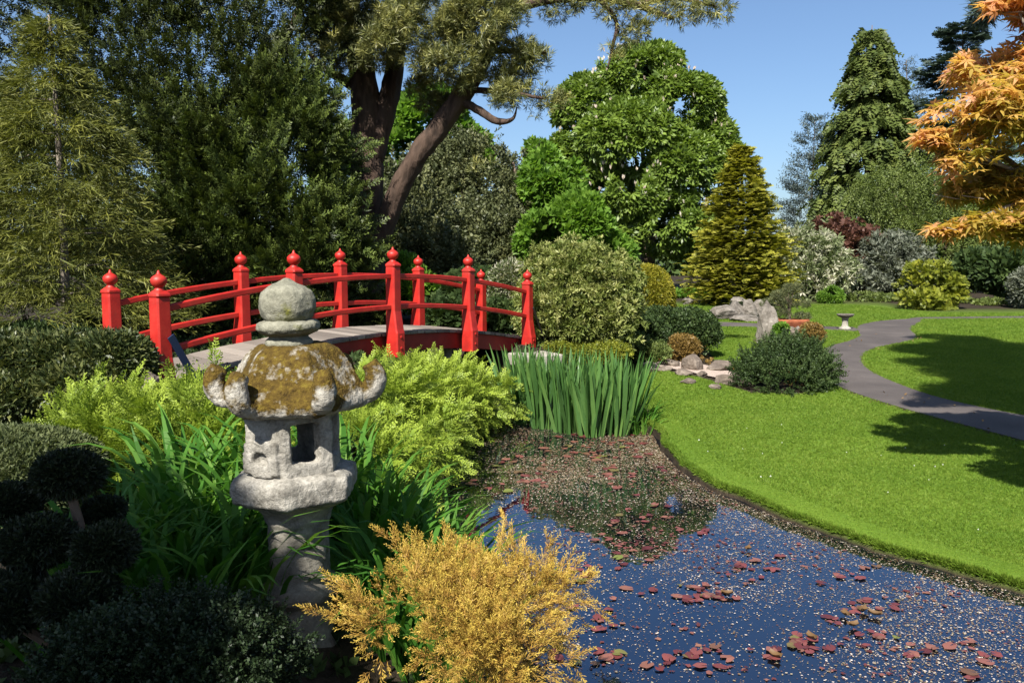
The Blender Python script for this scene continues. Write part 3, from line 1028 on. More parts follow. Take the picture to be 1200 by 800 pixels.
def conifer(name, label, base, top, rad_fn, nb, per, temps, size, mat, seed, droop=.25, rise=0.1, tilt=-.1, h0=.05, lat=.25, smin=.3, side=.5, bark=BARK, tr=.15, roll=.4, group=None, lean=None, back=.5, upw=.0, zn=.06, lmin=.72):
    base = np.asarray(base, float); top = np.asarray(top, float); Ht = top[2] - base[2]
    root = plant(name, label, 'tree', base, group)
    r = np.random.default_rng(seed)
    h = h0 + (1 - h0) * r.random(nb) ** 1.15
    az = r.uniform(0, 2 * math.pi, nb)
    kp = np.where(np.sin(az) > .3, r.random(nb) < back, True)
    h, az = h[kp], az[kp]; nb = len(h)
    L = np.array([rad_fn(x) for x in h]) * r.uniform(lmin, 1.12, nb)
    d = np.c_[np.cos(az), np.sin(az), np.zeros(nb)]
    pos, ax = [], []
    m = np.maximum(3, (per * (.35 + L / L.max())).astype(int))
    for i in range(nb):
        s = smin + (1.02 - smin) * np.sqrt(r.random(m[i]))
        z = rise * s * L[i] - droop * s * s * L[i]
        o = np.array([-d[i, 1], d[i, 0], 0]) * (r.normal(size=m[i]) * lat * s * L[i])[:, None]
        pos.append(base + (top - base) * h[i] + d[i] * (s * L[i])[:, None] + o + np.c_[np.zeros((m[i], 2)), z + r.normal(size=m[i]) * zn * L[i]])
        ax.append(d[i] + np.array([-d[i, 1], d[i, 0], 0]) * (r.normal(size=m[i]) * side)[:, None] + np.array([0, 0, tilt]) + r.normal(size=(m[i], 3)) * .15)
    pos = np.vstack(pos); ax = np.vstack(ax)
    k = pos[:, 2] > H(pos[:, :2]) + .03
    foliage('crown', temps, pos[k], ax[k], size, mat, root, roll=roll, seed=seed)
    trunk(root, [([base - [0, 0, .1], base + (top - base) * .5 + [.03, 0, 0], top], [tr, tr * .6, .02])], bark)
    for i in range(0, nb, max(1, nb // 14)):
        p0 = base + (top - base) * h[i]
        bb_ = MB(); bb_.tube([p0, p0 + d[i] * L[i] * .5 + [0, 0, (rise * .5 - droop * .25) * L[i]], p0 + d[i] * L[i] * .9 + [0, 0, (rise * .9 - droop * .81) * L[i]]], [tr * .22, tr * .15, .008], 6)
        bb_.build('limb', bark, root, world=True)
    return root


# ---- foliage colours
F_YEW = leaf_mat('yew_foliage', [(.005, .008, .003), (.012, .020, .005), (.038, .052, .011)], .12, .5, tips=(.08, .10, .022))
F_YEWB = leaf_mat('young_yew_foliage', [(.005, .010, .003), (.015, .029, .006), (.050, .074, .013)], .14, .5, tips=(.11, .145, .028))
F_FEATH = leaf_mat('feathery_foliage', [(.045, .055, .010), (.105, .118, .022), (.20, .205, .042)], .25, .55, patch=.35)
F_PINE = leaf_mat('pine_needles', [(.05, .065, .028), (.14, .15, .045), (.29, .275, .075)], .12, .45, .35)
F_OLIVE = leaf_mat('grey_green_foliage', [(.030, .040, .017), (.08, .092, .038), (.165, .17, .07)], .15)
F_CHEST = leaf_mat('chestnut_leaves', [(.05, .088, .014), (.118, .18, .028), (.19, .265, .044)], .35, .42, .35)
F_LIGHT = leaf_mat('fresh_leaves', [(.055, .12, .015), (.11, .21, .025), (.18, .29, .04)], .4)
F_GOLD = leaf_mat('golden_conifer_foliage', [(.065, .085, .013), (.16, .17, .022), (.30, .29, .035)], .3, patch=.35, tips=(.31, .29, .04))
F_TALL = leaf_mat('cypress_foliage', [(.026, .042, .010), (.072, .098, .022), (.135, .16, .038)], .2, patch=.6)
F_BLUE = leaf_mat('blue_conifer_foliage', [(.03, .05, .045), (.07, .095, .085), (.14, .17, .16)], .15)
F_CEDAR = leaf_mat('cedar_foliage', [(.018, .032, .026), (.045, .07, .055), (.09, .125, .10)], .12)
F_WEEP = leaf_mat('weeping_leaves', [(.05, .075, .02), (.105, .14, .035), (.18, .22, .065)], .35)
F_COPPER = leaf_mat('copper_leaves', [(.045, .018, .014), (.10, .045, .032), (.17, .085, .06)], .25)
F_WHITE = leaf_mat('blossoming_leaves', [(.06, .085, .025), (.16, .19, .09), (.55, .52, .42)], .25, patch=.25)
F_GREY = leaf_mat('silver_leaves', [(.045, .055, .04), (.11, .125, .09), (.26, .27, .21)], .25)
F_YG = leaf_mat('yellow_green_foliage', [(.06, .075, .01), (.15, .175, .018), (.28, .28, .03)], .3)
F_VARIEG = leaf_mat('variegated_leaves', [(.065, .095, .02), (.165, .195, .048), (.40, .40, .16)], .3, patch=.25)
F_DOME = leaf_mat('golden_clipped_leaves', [(.11, .12, .012), (.20, .19, .018), (.30, .26, .03)], .25, patch=.4)
F_DARK = leaf_mat('dark_leaves', [(.016, .030, .010), (.036, .062, .018), (.075, .11, .032)], .2, .55, .2)
F_HEDGE = leaf_mat('glossy_hedge_leaves', [(.018, .028, .009), (.048, .066, .02), (.13, .14, .045)], .15, .45, .3, patch=.3)
F_MOUND = leaf_mat('clipped_mound_leaves', [(.04, .055, .022), (.085, .105, .042), (.15, .17, .075)], .2)
F_SHADE = leaf_mat('shade_shrub_leaves', [(.008, .014, .006), (.018, .032, .012), (.034, .055, .02)], .1)  # leaf colour taken nearly black to deepen the corner's shade
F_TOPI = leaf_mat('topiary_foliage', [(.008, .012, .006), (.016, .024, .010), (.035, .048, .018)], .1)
F_JUNI = leaf_mat('bright_juniper_foliage', [(.055, .095, .012), (.13, .20, .018), (.24, .31, .035)], .28, patch=.45, tips=(.30, .38, .05))
F_GJUN = leaf_mat('gold_juniper_foliage', [(.15, .060, .02), (.28, .15, .032), (.36, .26, .055)], .18, patch=.55, pscale=5, tips=(.52, .39, .07))
F_LILY = leaf_mat('daylily_leaves', [(.03, .10, .012), (.06, .165, .02), (.15, .26, .04)], .4, .55, .2)
F_IRIS = leaf_mat('iris_leaves', [(.04, .10, .026), (.075, .165, .04), (.14, .25, .06)], .35, .4, .4)
F_MAPLE = leaf_mat('maple_leaves', [(.24, .21, .035), (.52, .33, .085), (.58, .29, .16)], .5, .45, patch=.0)
F_DRY = leaf_mat('dry_grass_blades', [(.10, .08, .045), (.2, .165, .09), (.33, .28, .17)], .2)
F_BRONZE = leaf_mat('bronze_foliage', [(.09, .06, .02), (.18, .115, .03), (.26, .17, .05)], .25)
F_FLOWER = leaf_mat('cream_blossom', [(.55, .48, .36), (.72, .66, .52), (.8, .76, .66)], .3)
F_PINK = leaf_mat('chestnut_candles', [(.50, .38, .33), (.66, .56, .48), (.75, .70, .62)], .3)

T_LEAF = [t_leaves(5, 1.1, .5, i) for i in range(4)]
T_LEAFN = [t_leaves(6, 1.15, .28, i) for i in range(4)]
T_TWIG = [t_twig(9, 1, .35, .2, i) for i in range(4)]
T_YEW = [t_spray(5, 1, .45, .075, i, .05, 1, .5) for i in range(4)]
T_FEATH = [t_plume(9, 1, .5, .03, i, 1, 35) for i in range(4)]
T_TUFT = [t_tuft(15, .075, i, .1, 1.5) for i in range(4)]
T_PALM = [t_palm(6, .45, .30, i, 230) for i in range(3)]
T_FLAT = [t_spray(5, 1, .55, .13, i, .15, 0) for i in range(4)]
T_DROOP = [t_spray(5, 1, .45, .15, i, .5, 0, .3) for i in range(4)]
T_JUNI = [t_plume(11, 1, .42, .055, i, 1, 45) for i in range(4)]
T_GJUN = [t_plume(13, 1, .36, .040, i, 2, 42) for i in range(5)]
T_MAPLE = [t_palm(7, .25, .24, i, 290, .42) for i in range(4)]

# ---- the dark yews on the left
def tree_bush(name, label, blobs, n, temps, size, mat, seed, tr=.2, bark=BARK, cat='tree', extra=None, **kw):
    B = np.array(blobs)
    cx, cy = float(np.mean(B[:, 0])), float(np.mean(B[:, 1])) + .2
    base = (cx, cy, h1(cx, cy))
    root = bush(name, label, cat, blobs, n, temps, size, mat, seed, base=base, stem=False, part='crown', **kw)
    top = B[int(np.argmax(B[:, 2])), :3]
    r = random.Random(seed)
    trunk(root, [([np.array(base) - [0, 0, .1], (np.array(base) * .6 + top * .4) + [r.uniform(-.1, .1), 0, 0], top], [tr, tr * .7, tr * .2])] +
          [([np.array(base) * .65 + top * .35 + [0, 0, r.uniform(-.2, .3)], (np.array(base) * .4 + top * .2 + b_[:3] * .4), b_[:3]], [tr * .4, tr * .3, tr * .1]) for b_ in B[:7]], bark)
    return root


tree_bush('yew_tree', 'huge dark yew tree filling the upper left behind the feathery conifer',
          pblobs([(60, 40, 15, 170, 120), (180, 90, 14.5, 120, 110), (290, 20, 15, 120, 110), (120, 210, 14, 130, 110), (210, 210, 13.6, 100, 110), (20, 250, 14, 120, 110), (160, 320, 13.4, 140, 70), (30, 350, 13.5, 120, 60), (370, -30, 15, 70, 70), (260, 130, 14, 90, 90)], .7),
          1900, T_YEW, .25, F_YEW, 21, thr=-.62, freq=.42, outw=.7, upw=.55, inner=.25, shoot=(12, .75, .36))
tree_bush('yew_tree', 'dark green yew with upright shoots behind the left half of the bridge',
          pblobs([(330, 190, 14, 62, 75), (290, 260, 13.4, 75, 80), (354, 245, 14, 36, 75), (340, 310, 13.6, 80, 70), (265, 200, 13.6, 60, 75), (382, 325, 14.2, 34, 45), (240, 320, 13, 60, 60)], .8),
          1250, T_YEW, .24, F_YEWB, 22, thr=-.42, freq=.5, outw=.5, upw=.9, inner=.22, shoot=(12, .75, .30))

# ---- feathery young conifer with visible thin trunk
p0 = np.array(on(78, 398)); Yf = 9.9
p0 = np.array([P(78, 390, Yf)[0], Yf, h1(P(78, 390, Yf)[0], Yf)]); ptop = P(58, 18, Yf)
conifer('feathery_conifer', 'young yellow green conifer with thread like hanging foliage and thin trunk', p0, ptop, lambda h: 1.3 * max(0, 1 - h / .88) ** .55 + .05, 300, 17, T_FEATH, .36, F_FEATH, 31,
        droop=.55, rise=.35, tilt=-.35, h0=.18, tr=.06, side=.6, bark=BARK_G, lat=.3, roll=1)

# ---- Scots pine
YP = 16.0
pp = lambda x, y, Y=YP: P(x, y, Y)
bp = pp(432, 385); bp[2] = h1(bp[0], bp[1])
pine = plant('scots_pine', 'big old pine with forked reddish trunk and leaning bough behind the bridge', 'tree', bp)
kx = YP / FPX
def limb(L, r):
    return ([pp(*q) for q in L], [x * kx for x in r])
trunk(pine, [limb([(433, 390), (431, 330), (430, 230), (430, 150), (424, 80), (412, 20), (396, -60)], [27, 22, 19, 18, 15, 13, 10]),
             limb([(436, 190), (452, 130), (461, 90), (470, 30), (490, -60)], [13, 12, 11, 9, 7]),
             limb([(438, 300, 15.8), (462, 235, 15.6), (488, 185, 15.4), (515, 150, 15.3), (545, 105, 15.2), (570, 60, 15.2), (590, 10, 15.2), (600, -60, 15.2)], [12, 12, 11.5, 11.5, 11, 10, 8, 6]),
             limb([(540, 118, 15.2), (562, 130, 15), (582, 142, 14.9), (600, 140, 14.8), (606, 126, 14.8)], [4.5, 4.5, 4, 2, .6]),
             limb([(430, 110), (405, 95), (380, 80), (360, 60)], [7, 6, 4, 2]),
             limb([(588, 15, 15.2), (640, 0, 15), (700, -4, 14.8), (745, 6, 14.7), (790, 22, 14.6)], [6, 5.5, 5, 4, 2]),
             limb([(700, -4, 14.8), (722, 25, 14.7), (718, 55, 14.7), (712, 80, 14.7)], [3, 2.2, 1.6, .8]),
             limb([(745, 6, 14.7), (790, -2, 14.6), (840, 8, 14.5)], [3, 2.2, 1]),
             limb([(560, 60, 15.2), (600, 60, 15), (640, 62, 14.9)], [4, 3, 1.5]),
             limb([(545, 105, 15.2), (590, 108, 15), (640, 116, 14.9)], [3.5, 3, 1.4])], BARK_R, 12)
pads = pblobs([(395, 45, 15.5, 45, 38), (440, 58, 15, 60, 24), (500, 40, 15, 70, 38), (470, 10, 15.3, 90, 30), (560, 25, 14.8, 55, 38), (520, 80, 14.9, 50, 20), (590, 62, 14.9, 40, 20),
               (630, 72, 14.8, 28, 14), (565, 105, 15, 40, 14), (610, 112, 14.9, 42, 16), (645, 118, 14.8, 24, 10), (600, 90, 15, 30, 10), (480, 100, 15.2, 30, 12), (520, 125, 15.6, 30, 12)], .9)
pos, nor = blob_points(pads + pblobs([(568, 200, 14.8, 22, 10), (625, 128, 14.8, 24, 9)], 1), 6800, 41, -.12, 1.1, .7, .35, .6, .55)
foliage('crown', T_TUFT, pos, nor * .5 + [0, 0, .5] + .5 * RNG.normal(size=pos.shape), .155, F_PINE, pine, seed=41, roll=1)
pads = pblobs([(690, -2, 14.8, 40, 12), (735, 15, 14.7, 35, 14), (790, 12, 14.6, 38, 18), (835, 10, 14.5, 24, 14), (745, 40, 14.7, 22, 12), (715, 65, 14.7, 14, 12), (650, 8, 15, 30, 12)], 1)
pos, nor = blob_points(pads, 700, 42, -.2, 1, .8, .4, .7, .5)
foliage('crown', T_TUFT, pos, nor * .5 + [0, 0, .2] + .5 * RNG.normal(size=pos.shape), .15, F_PINE, pine, seed=42, roll=1)

tree_bush('evergreen_tree', 'dull grey green evergreen spreading behind the middle of the bridge',
          pblobs([(515, 240, 28, 60, 42), (585, 232, 28, 52, 38), (500, 300, 27, 70, 50), (570, 300, 26.5, 62, 48), (618, 280, 27, 34, 50), (545, 200, 28.5, 40, 22), (478, 268, 21.5, 28, 52), (445, 320, 21, 50, 40), (500, 330, 21, 50, 40)], .8),
          2000, T_TWIG, .34, F_OLIVE, 51, thr=-.2, freq=.4, upw=.35, outw=.6, rnd_=.6, shoot=(7, .8, .4))
tree_bush('broadleaf_tree', 'bright fresh green tree seen between the pine trunk and leaning bough', pblobs([(505, 140, 30, 38, 34), (480, 190, 30, 35, 40), (530, 180, 30, 40, 36), (470, 240, 29, 30, 40), (410, 200, 30, 40, 50)], .8), 3000, T_LEAF, .38, F_LIGHT, 52, thr=-.3, freq=.4)
tree_bush('broadleaf_tree', 'bright green leafy tree just left of the flowering chestnut', pblobs([(600, 188, 28, 28, 24), (650, 215, 26, 36, 40), (680, 268, 25, 42, 36), (645, 285, 24.5, 36, 34), (700, 300, 26, 40, 26), (625, 200, 29, 30, 30)], .8), 5500, T_LEAF, .30, F_LIGHT, 53, thr=-.3, freq=.35)
cb = [(745, 95, 40, 60, 38), (700, 130, 40, 50, 42), (790, 125, 39.5, 55, 42), (740, 165, 38.5, 65, 45), (830, 175, 39.5, 32, 40), (680, 190, 39.5, 42, 40), (790, 200, 38.5, 60, 45), (720, 235, 38, 65, 40), (790, 265, 38, 62, 36), (700, 285, 37.5, 50, 30), (850, 190, 40, 22, 24), (770, 72, 40.5, 30, 18)]
ch_ = tree_bush('chestnut_tree', 'tall rounded chestnut tree carrying pale upright flower candles', pblobs(cb, .8), 20000, T_PALM, .39, F_CHEST, 54, thr=-.30, freq=.33, tr=.4, outw=.9, upw=.1, rnd_=.5)
pos, nor = blob_points(pblobs(cb, .8), 260, 55, -.3, .3, .3, .05, .2)
foliage('flower_candles', [t_leaves(6, .35, .35, i) for i in range(3)], pos + nor * .06, nor * .25 + [0, 0, 1], .22, F_PINK, ch_, seed=55)

# ---- golden conifer, tall conifer and the far trees on the right
pb_ = G(866, 357)
conifer('golden_conifer', 'broad golden yellow conifer with flat layered boughs behind the rocks', pb_, P(870, 172, pb_[1]), lambda h: 2.25 * (1 - h) ** .8 * (.75 + .25 * min(1, h * 5)) + .12, 640, 25, T_FLAT, .33, F_GOLD, 61,
        droop=.45, rise=.35, tilt=.12, h0=.03, tr=.16, side=.7, zn=.15, smin=.12, lmin=.42)
pb_ = P(1014, 350, 52); pb_[2] = h1(pb_[0], pb_[1])
conifer('tall_conifer', 'very tall narrow conifer with drooping green tassels, highest on the right skyline', pb_, P(1022, 30, 52), lambda h: 3.9 * (1 - h) ** .62 * (.8 + .2 * min(1, h * 4)) + .25, 480, 22, T_DROOP, .85, F_TALL, 62,
        droop=.6, rise=.25, tilt=-.75, h0=.02, tr=.4, side=.6)
pb_ = P(946, 345, 60); pb_[2] = h1(pb_[0], pb_[1])
conifer('thin_conifer', 'sparse blue grey conifer between the golden conifer and the tallest tree', pb_, P(955, 140, 60), lambda h: 2.6 * (1 - h) ** .7 + .1, 330, 9, [t_twig(9, 1, .3, .07, i) for i in range(4)], .8, F_BLUE, 63, droop=.1, rise=.5, tilt=.5, h0=.05, tr=.14)
pb_ = P(1068, 345, 64); pb_[2] = h1(pb_[0], pb_[1])
conifer('thin_conifer', 'bare looking blue conifer just behind the right side of the tallest tree', pb_, P(1062, 70, 64), lambda h: 2.6 * (1 - h) ** .7 + .1, 220, 8, [t_twig(9, 1, .3, .06, i) for i in range(4)], .8, F_BLUE, 64, droop=.1, rise=.3, tilt=.2, h0=.2, tr=.25)
pb_ = P(1130, 345, 52); pb_[2] = h1(pb_[0], pb_[1])
conifer('cedar_tree', 'dark blue green cedar with level boughs behind the orange maple', pb_, P(1128, 30, 52), lambda h: 5.0 * (1 - h) ** .5 * (.7 + .3 * math.sin(h * 40)) + .2, 260, 26, T_FLAT, .7, F_CEDAR, 65, droop=.05, rise=.12, tilt=.15, h0=.25, tr=.4, smin=.2)
tree_bush('weeping_tree', 'pale green tree with fine hanging leaves at the far right of the lawn', pblobs([(1045, 225, 44, 38, 36), (1075, 270, 43, 45, 40), (1120, 265, 42, 48, 45), (1165, 275, 41, 50, 45), (1205, 290, 40, 40, 50), (1140, 220, 43, 50, 40), (1230, 240, 41, 50, 60), (1060, 250, 45, 35, 40), (1095, 212, 43, 42, 32), (1180, 225, 42, 40, 40)], .8),
          1700, [t_twig(8, 1, .3, .13, i, .2) for i in range(4)], .5, F_WEEP, 66, outw=.45, upw=-1.0, thr=-.3, freq=.3, tr=.3, rnd_=.35, shoot=(6, 1.3, .3))
tree_bush('broadleaf_tree', 'dark leafed tree with slim trunk beyond the right end of the path', pblobs([(1180, 320, 33, 35, 22), (1150, 315, 34, 30, 18), (1215, 310, 33, 35, 30), (1235, 340, 32, 30, 30)], .8), 2200, T_LEAF, .4, F_DARK, 67, tr=.12, thr=-.3, freq=.5)
tree_bush('copper_shrub', 'reddish brown leafed shrub below the tallest conifer', pblobs([(975, 300, 39, 30, 28), (1000, 315, 38.5, 32, 34), (960, 325, 39, 24, 30), (1015, 335, 38, 22, 24)], .9), 900, T_LEAF, .27, F_COPPER, 68, cat='shrub', thr=-.4, tr=.08, shoot=(6, .8, .35), upw=.5)
tree_bush('flowering_shrub', 'shrub dusted with white blossom right of the golden conifer', pblobs([(940, 318, 36, 34, 30), (965, 330, 35.5, 24, 24), (920, 335, 35.5, 24, 22), (950, 298, 37, 22, 16)], .9), 900, T_LEAFN, .26, F_WHITE, 69, cat='shrub', thr=-.4, tr=.08, shoot=(6, .8, .4))
tree_bush('silver_shrub', 'grey leafed rounded shrub right of the copper shrub', pblobs([(1042, 318, 37, 28, 28), (1062, 330, 36.5, 22, 24), (1030, 338, 36.5, 24, 18)], .9), 700, T_LEAFN, .26, F_GREY, 70, cat='shrub', thr=-.4, tr=.08, shoot=(6, .8, .35), upw=.4)
tree_bush('clipped_conifer', 'small yellow green conifer pruned into flat cushions at the lawn edge', pblobs([(1088, 318, 30, 24, 10), (1070, 334, 30, 16, 8), (1105, 332, 30, 22, 8), (1080, 350, 29.6, 26, 8), (1110, 345, 30, 18, 9), (1090, 362, 29.5, 22, 6)], .9), 2400, T_FLAT, .24, F_YG, 71, cat='small tree', tr=.1, low=.5, outw=.8, upw=.2)
tree_bush('round_shrub', 'small bright green ball of a shrub before the flowering shrub', pblobs([(973, 348, 33, 13, 11)], 1), 900, T_LEAFN, .16, F_LIGHT, 72, cat='shrub', tr=.04)
tree_bush('low_hedge', 'low clipped green hedge at the far lawn edge beside the golden conifer', pblobs([(790, 350, 37, 22, 9), (815, 349, 37, 22, 9), (768, 348, 37, 20, 12), (838, 350, 37, 18, 8)], 1), 2000, T_LEAF, .2, F_LIGHT, 73, cat='hedge', tr=.04)
tree_bush('round_shrub', 'grey green rounded shrub in shade at the right picture edge', pblobs([(1205, 338, 30, 18, 24)], 1), 900, T_LEAFN, .2, F_GREY, 74, cat='shrub', tr=.05)
tree_bush('flower_border', 'low mixed border plants along the back of the far lawn', pblobs([(1010, 350, 35, 30, 6), (1040, 352, 34.5, 25, 6), (925, 351, 35, 20, 6), (1130, 358, 33, 25, 6), (1165, 358, 32, 25, 7)], 1), 1500, T_LEAF, .16, F_WEEP, 75, cat='border', tr=.03)

# far wood that reads as one mass
wb = []
rr = random.Random(5)
for x in range(-500, 1900, 55):
    wb += [(x + rr.uniform(-15, 15), 320 + rr.uniform(-8, 8), 75 + rr.uniform(-3, 6), 55, 34 + rr.uniform(0, 16))]
pos, nor = blob_points(pblobs(wb, .6), 15000, 81, -.6, .12, .35, .2)
tag(foliage('distant_wood', T_LEAF, pos, nor + .5 * RNG.normal(size=pos.shape), 1.1, F_DARK, seed=81, roll=.5), 'dark wood closing the garden behind the far trees', 'wood', kind='stuff')

# ---- orange maple at the right
ar = np.array([-SUN_H[1], SUN_H[0], 0.]) ; au = np.cross(SUN, ar)
au = au if au[2] > 0 else -au
ab = lambda a_, b_, k_: ar * a_ + au * b_ + SUN * k_
mroot = (5.55, 7.4, h1(5.55, 7.4))
mp_ = plant('japanese_maple', 'maple with orange and gold star leaves reaching in from the right', 'tree', mroot)
ML = [(1195, 15, 6.7, 40, 40), (1170, 80, 6.9, 60, 35), (1120, 140, 6.9, 42, 22), (1180, 130, 6.5, 60, 40), (1095, 165, 6.7, 26, 16), (1150, 185, 6.6, 50, 28), (1190, 210, 6.9, 55, 40), (1130, 225, 6.8, 30, 12), (1150, 262, 6.6, 42, 14), (1110, 270, 6.6, 26, 9), (1200, 265, 6.6, 40, 22),
      (1240, 60, 6.8, 60, 60), (1260, 180, 6.8, 70, 70), (1250, 260, 7, 50, 30), (1300, 120, 7, 60, 80)]
mbl = pblobs(ML, .8) + [(*ab(1.95, 6.5, -2.8), .45, .45, .3), (*ab(2.3, 7.0, -2.6), .5, .5, .35)]
pos, nor = blob_points(mbl, 5200, 91, -.36, 1.2, .8, .4, .7, .5)
rv = np.clip(.30 + .55 * sstep(3.0, 4.3, pos[:, 2]) + .35 * sstep(3.75, 3.3, pos[:, 0]) + .17 * RNG.normal(size=len(pos)), 0, 1)
foliage('crown', T_MAPLE, pos, nor * np.array([.7, .7, .1]) + [-.25, -.3, -.18] + .4 * RNG.normal(size=pos.shape), .115, F_MAPLE, mp_, roll=.35, rnd=rv, seed=91)
mt_ = np.array(mroot)
trunk(mp_, [([mt_ - [0, 0, .1], mt_ + [-.15, -.2, 1.2], mt_ + [-.3, -.3, 2.2], mt_ + [-.5, -.4, 3.4]], [.13, .10, .07, .03])] +
      [([mt_ + [-.2, -.25, 1.3 + .12 * i], (mt_ + [-.3, -.3, 1.9 + .1 * i]) * .55 + np.array(b_[:3]) * .45, np.array(b_[:3])], [.05, .03, .008]) for i, b_ in enumerate(mbl[:11])] +
      [([np.array(b_[:3]) + [.25, .1, -.05], np.array(b_[:3]) + RNG.normal(size=3) * .05, np.array(b_[:3]) + RNG.normal(size=3) * [.10, .12, .06] + [-.06, -.05, .0]], [.010, .007, .002]) for b_ in mbl[:11] for _ in range(3)], BARK_G, 6)

# ---- tall tree just outside on the right: its shade lies on the lawn and one bough hangs into the picture
st = (7.6, 7.0, h1(7.6, 7.0))
rt = plant('dark_conifer', 'dark conifer whose hanging bough tip enters at the top right corner', 'tree', st)
sb = [(*ab(2.7, 11.9, 4.2), .9, .9, .7), (*ab(3.4, 13.0, 4.6), 1.2, 1.1, 1.0), (*ab(2.6, 14.2, 5.0), .9, .9, .6), (*ab(3.6, 15.0, 5), 1.2, 1.1, .8), (*ab(4.2, 12.2, 4.5), 1.2, 1.1, 1.0), (*ab(4.6, 14.2, 5), 1.4, 1.2, 1.2), (*ab(2.2, 12.6, 4.5), .5, .5, .25), (*ab(3.2, 16, 5.4), .9, .9, .6), (*ab(2.5, 10.0, 2.6), .8, .8, .6), (*ab(3.4, 10.3, 2.6), 1.1, 1.1, .9), (*ab(2.0, 9.7, 2.5), .45, .45, .25), (*ab(4.5, 11, 3), 1.3, 1.2, 1.1), (*ab(3.0, 11.2, 3), .9, .9, .8), (*ab(3.0, 9.3, 2.2), .6, .6, .35)]
pos, nor = blob_points(sb, 8500, 95, -.45, .6, 1, .35, 1, .6)
foliage('crown', T_TUFT, pos, nor + .6 * RNG.normal(size=pos.shape), .34, F_CEDAR, rt, seed=95, roll=1)
bt = pblobs([(1175, 2, 7.4, 32, 10), (1158, 14, 7.4, 18, 7), (1200, -14, 7.4, 40, 14)], 1)
pos, nor = blob_points(bt, 240, 96, -.6, 1, 1, .4, 1, .5)
foliage('bough', T_TUFT, pos, nor * .4 + [-.5, -.1, -.2] + .4 * RNG.normal(size=pos.shape), .13, F_CEDAR, rt, seed=96, roll=1)
trunk(rt, [([np.array(st) - [0, 0, .1], np.array(st) + [0, -.2, 6], np.array(st) + [-.3, -.5, 13]], [.28, .22, .06]),
           ([np.array(st) + [0, -.1, 4.0], P(1260, -40, 7.4), P(1165, 6, 7.4)], [.07, .03, .008])], BARK, 10)

# ---- tree behind the path on the left: its shade lies over the near left corner
b0 = ab(-4.2, 1.2, 7)
st2 = (b0[0] - .8, b0[1] - .8, h1(b0[0] - .8, b0[1] - .8))
rt2 = plant('shade_tree', 'leafy tree standing behind the near left corner and shading it', 'tree', st2)
sb = [(*ab(-2.65, 1.1, 7), .95, .95, .8), (*ab(-2.8, 2.1, 7), .85, .85, .7), (*ab(-2.5, .2, 6.5), .9, .9, .8), (*ab(-2.3, 1.7, 6.9), .5, .5, .45), (*ab(-4.0, 1.5, 7.2), .95, .95, .8), (*ab(-4.3, .8, 6.8), 1.1, 1.1, 1), (*ab(-5.2, 1.1, 7.4), .9, .9, .8), (*ab(-3.4, 2.6, 7.2), .5, .5, .35)]
pos, nor = blob_points(sb, 6500, 97, -.8, .6, 1, .4, 1, .6)
foliage('crown', T_LEAF, pos, nor + .6 * RNG.normal(size=pos.shape), .26, F_DARK, rt2, seed=97, roll=1)
trunk(rt2, [([np.array(st2) - [0, 0, .1], np.array(st2) + [.1, .2, 2.4], b0 + [0, 0, -.2]], [.2, .15, .06])], BARK, 10)

# ================================================================== near plants
T_FROND = [t_spray(8, 1, .42, .045, i, .25, 2, .6) for i in range(4)]
bush('bright_juniper', 'spreading bright lime green juniper between the hedge and the lantern', 'shrub',
     pblobs([(150, 520, 6.3, 60, 20), (215, 510, 6.7, 70, 18), (120, 535, 5.7, 40, 28), (200, 540, 5.7, 85, 34), (280, 525, 5.9, 60, 34), (240, 486, 7.0, 30, 10), (290, 508, 6.7, 40, 18)], .9), 620, T_FROND, .19, F_JUNI, 101, shoot=(7, .40, .42), curl=-.15,
     outw=1.0, upw=.0, rnd_=.45, thr=-.3, freq=1.3, inner=.25, low=.35)
bush('bright_juniper', 'spreading bright lime green juniper below the bridge, right of the lantern', 'shrub',
     pblobs([(425, 480, 7.9, 42, 20), (475, 472, 8.9, 52, 20), (520, 470, 9.8, 40, 18), (562, 464, 10.5, 30, 14), (586, 466, 10.8, 14, 10), (450, 520, 7.3, 48, 28), (492, 515, 8.2, 32, 18), (410, 548, 6.6, 42, 30)], .9), 760, T_FROND, .20, F_JUNI, 102, shoot=(7, .42, .42), curl=-.15,
     outw=1.0, upw=.0, rnd_=.45, thr=-.3, freq=1.3, inner=.25, low=.4)
bush('gold_juniper', 'feathery golden brown juniper beside the lantern at the pond edge', 'shrub',
     pblobs([(495, 704, 3.25, 42, 26), (565, 698, 3.3, 46, 26), (458, 735, 3.05, 32, 28), (520, 735, 2.95, 66, 42), (595, 722, 3.15, 52, 34), (640, 695, 3.25, 30, 13), (490, 785, 2.75, 56, 38), (565, 780, 2.85, 58, 38), (612, 660, 3.35, 10, 16), (486, 662, 3.3, 10, 12), (662, 676, 3.3, 18, 5)], .9),
     330, T_GJUN, .066, F_GJUN, 103, shoot=(13, .20, .27), outw=.7, upw=.35, rnd_=.45, thr=-.3, freq=1.6, inner=.28, low=.45, over=.7, base=(-.25, 2.95, .28), stem=False)

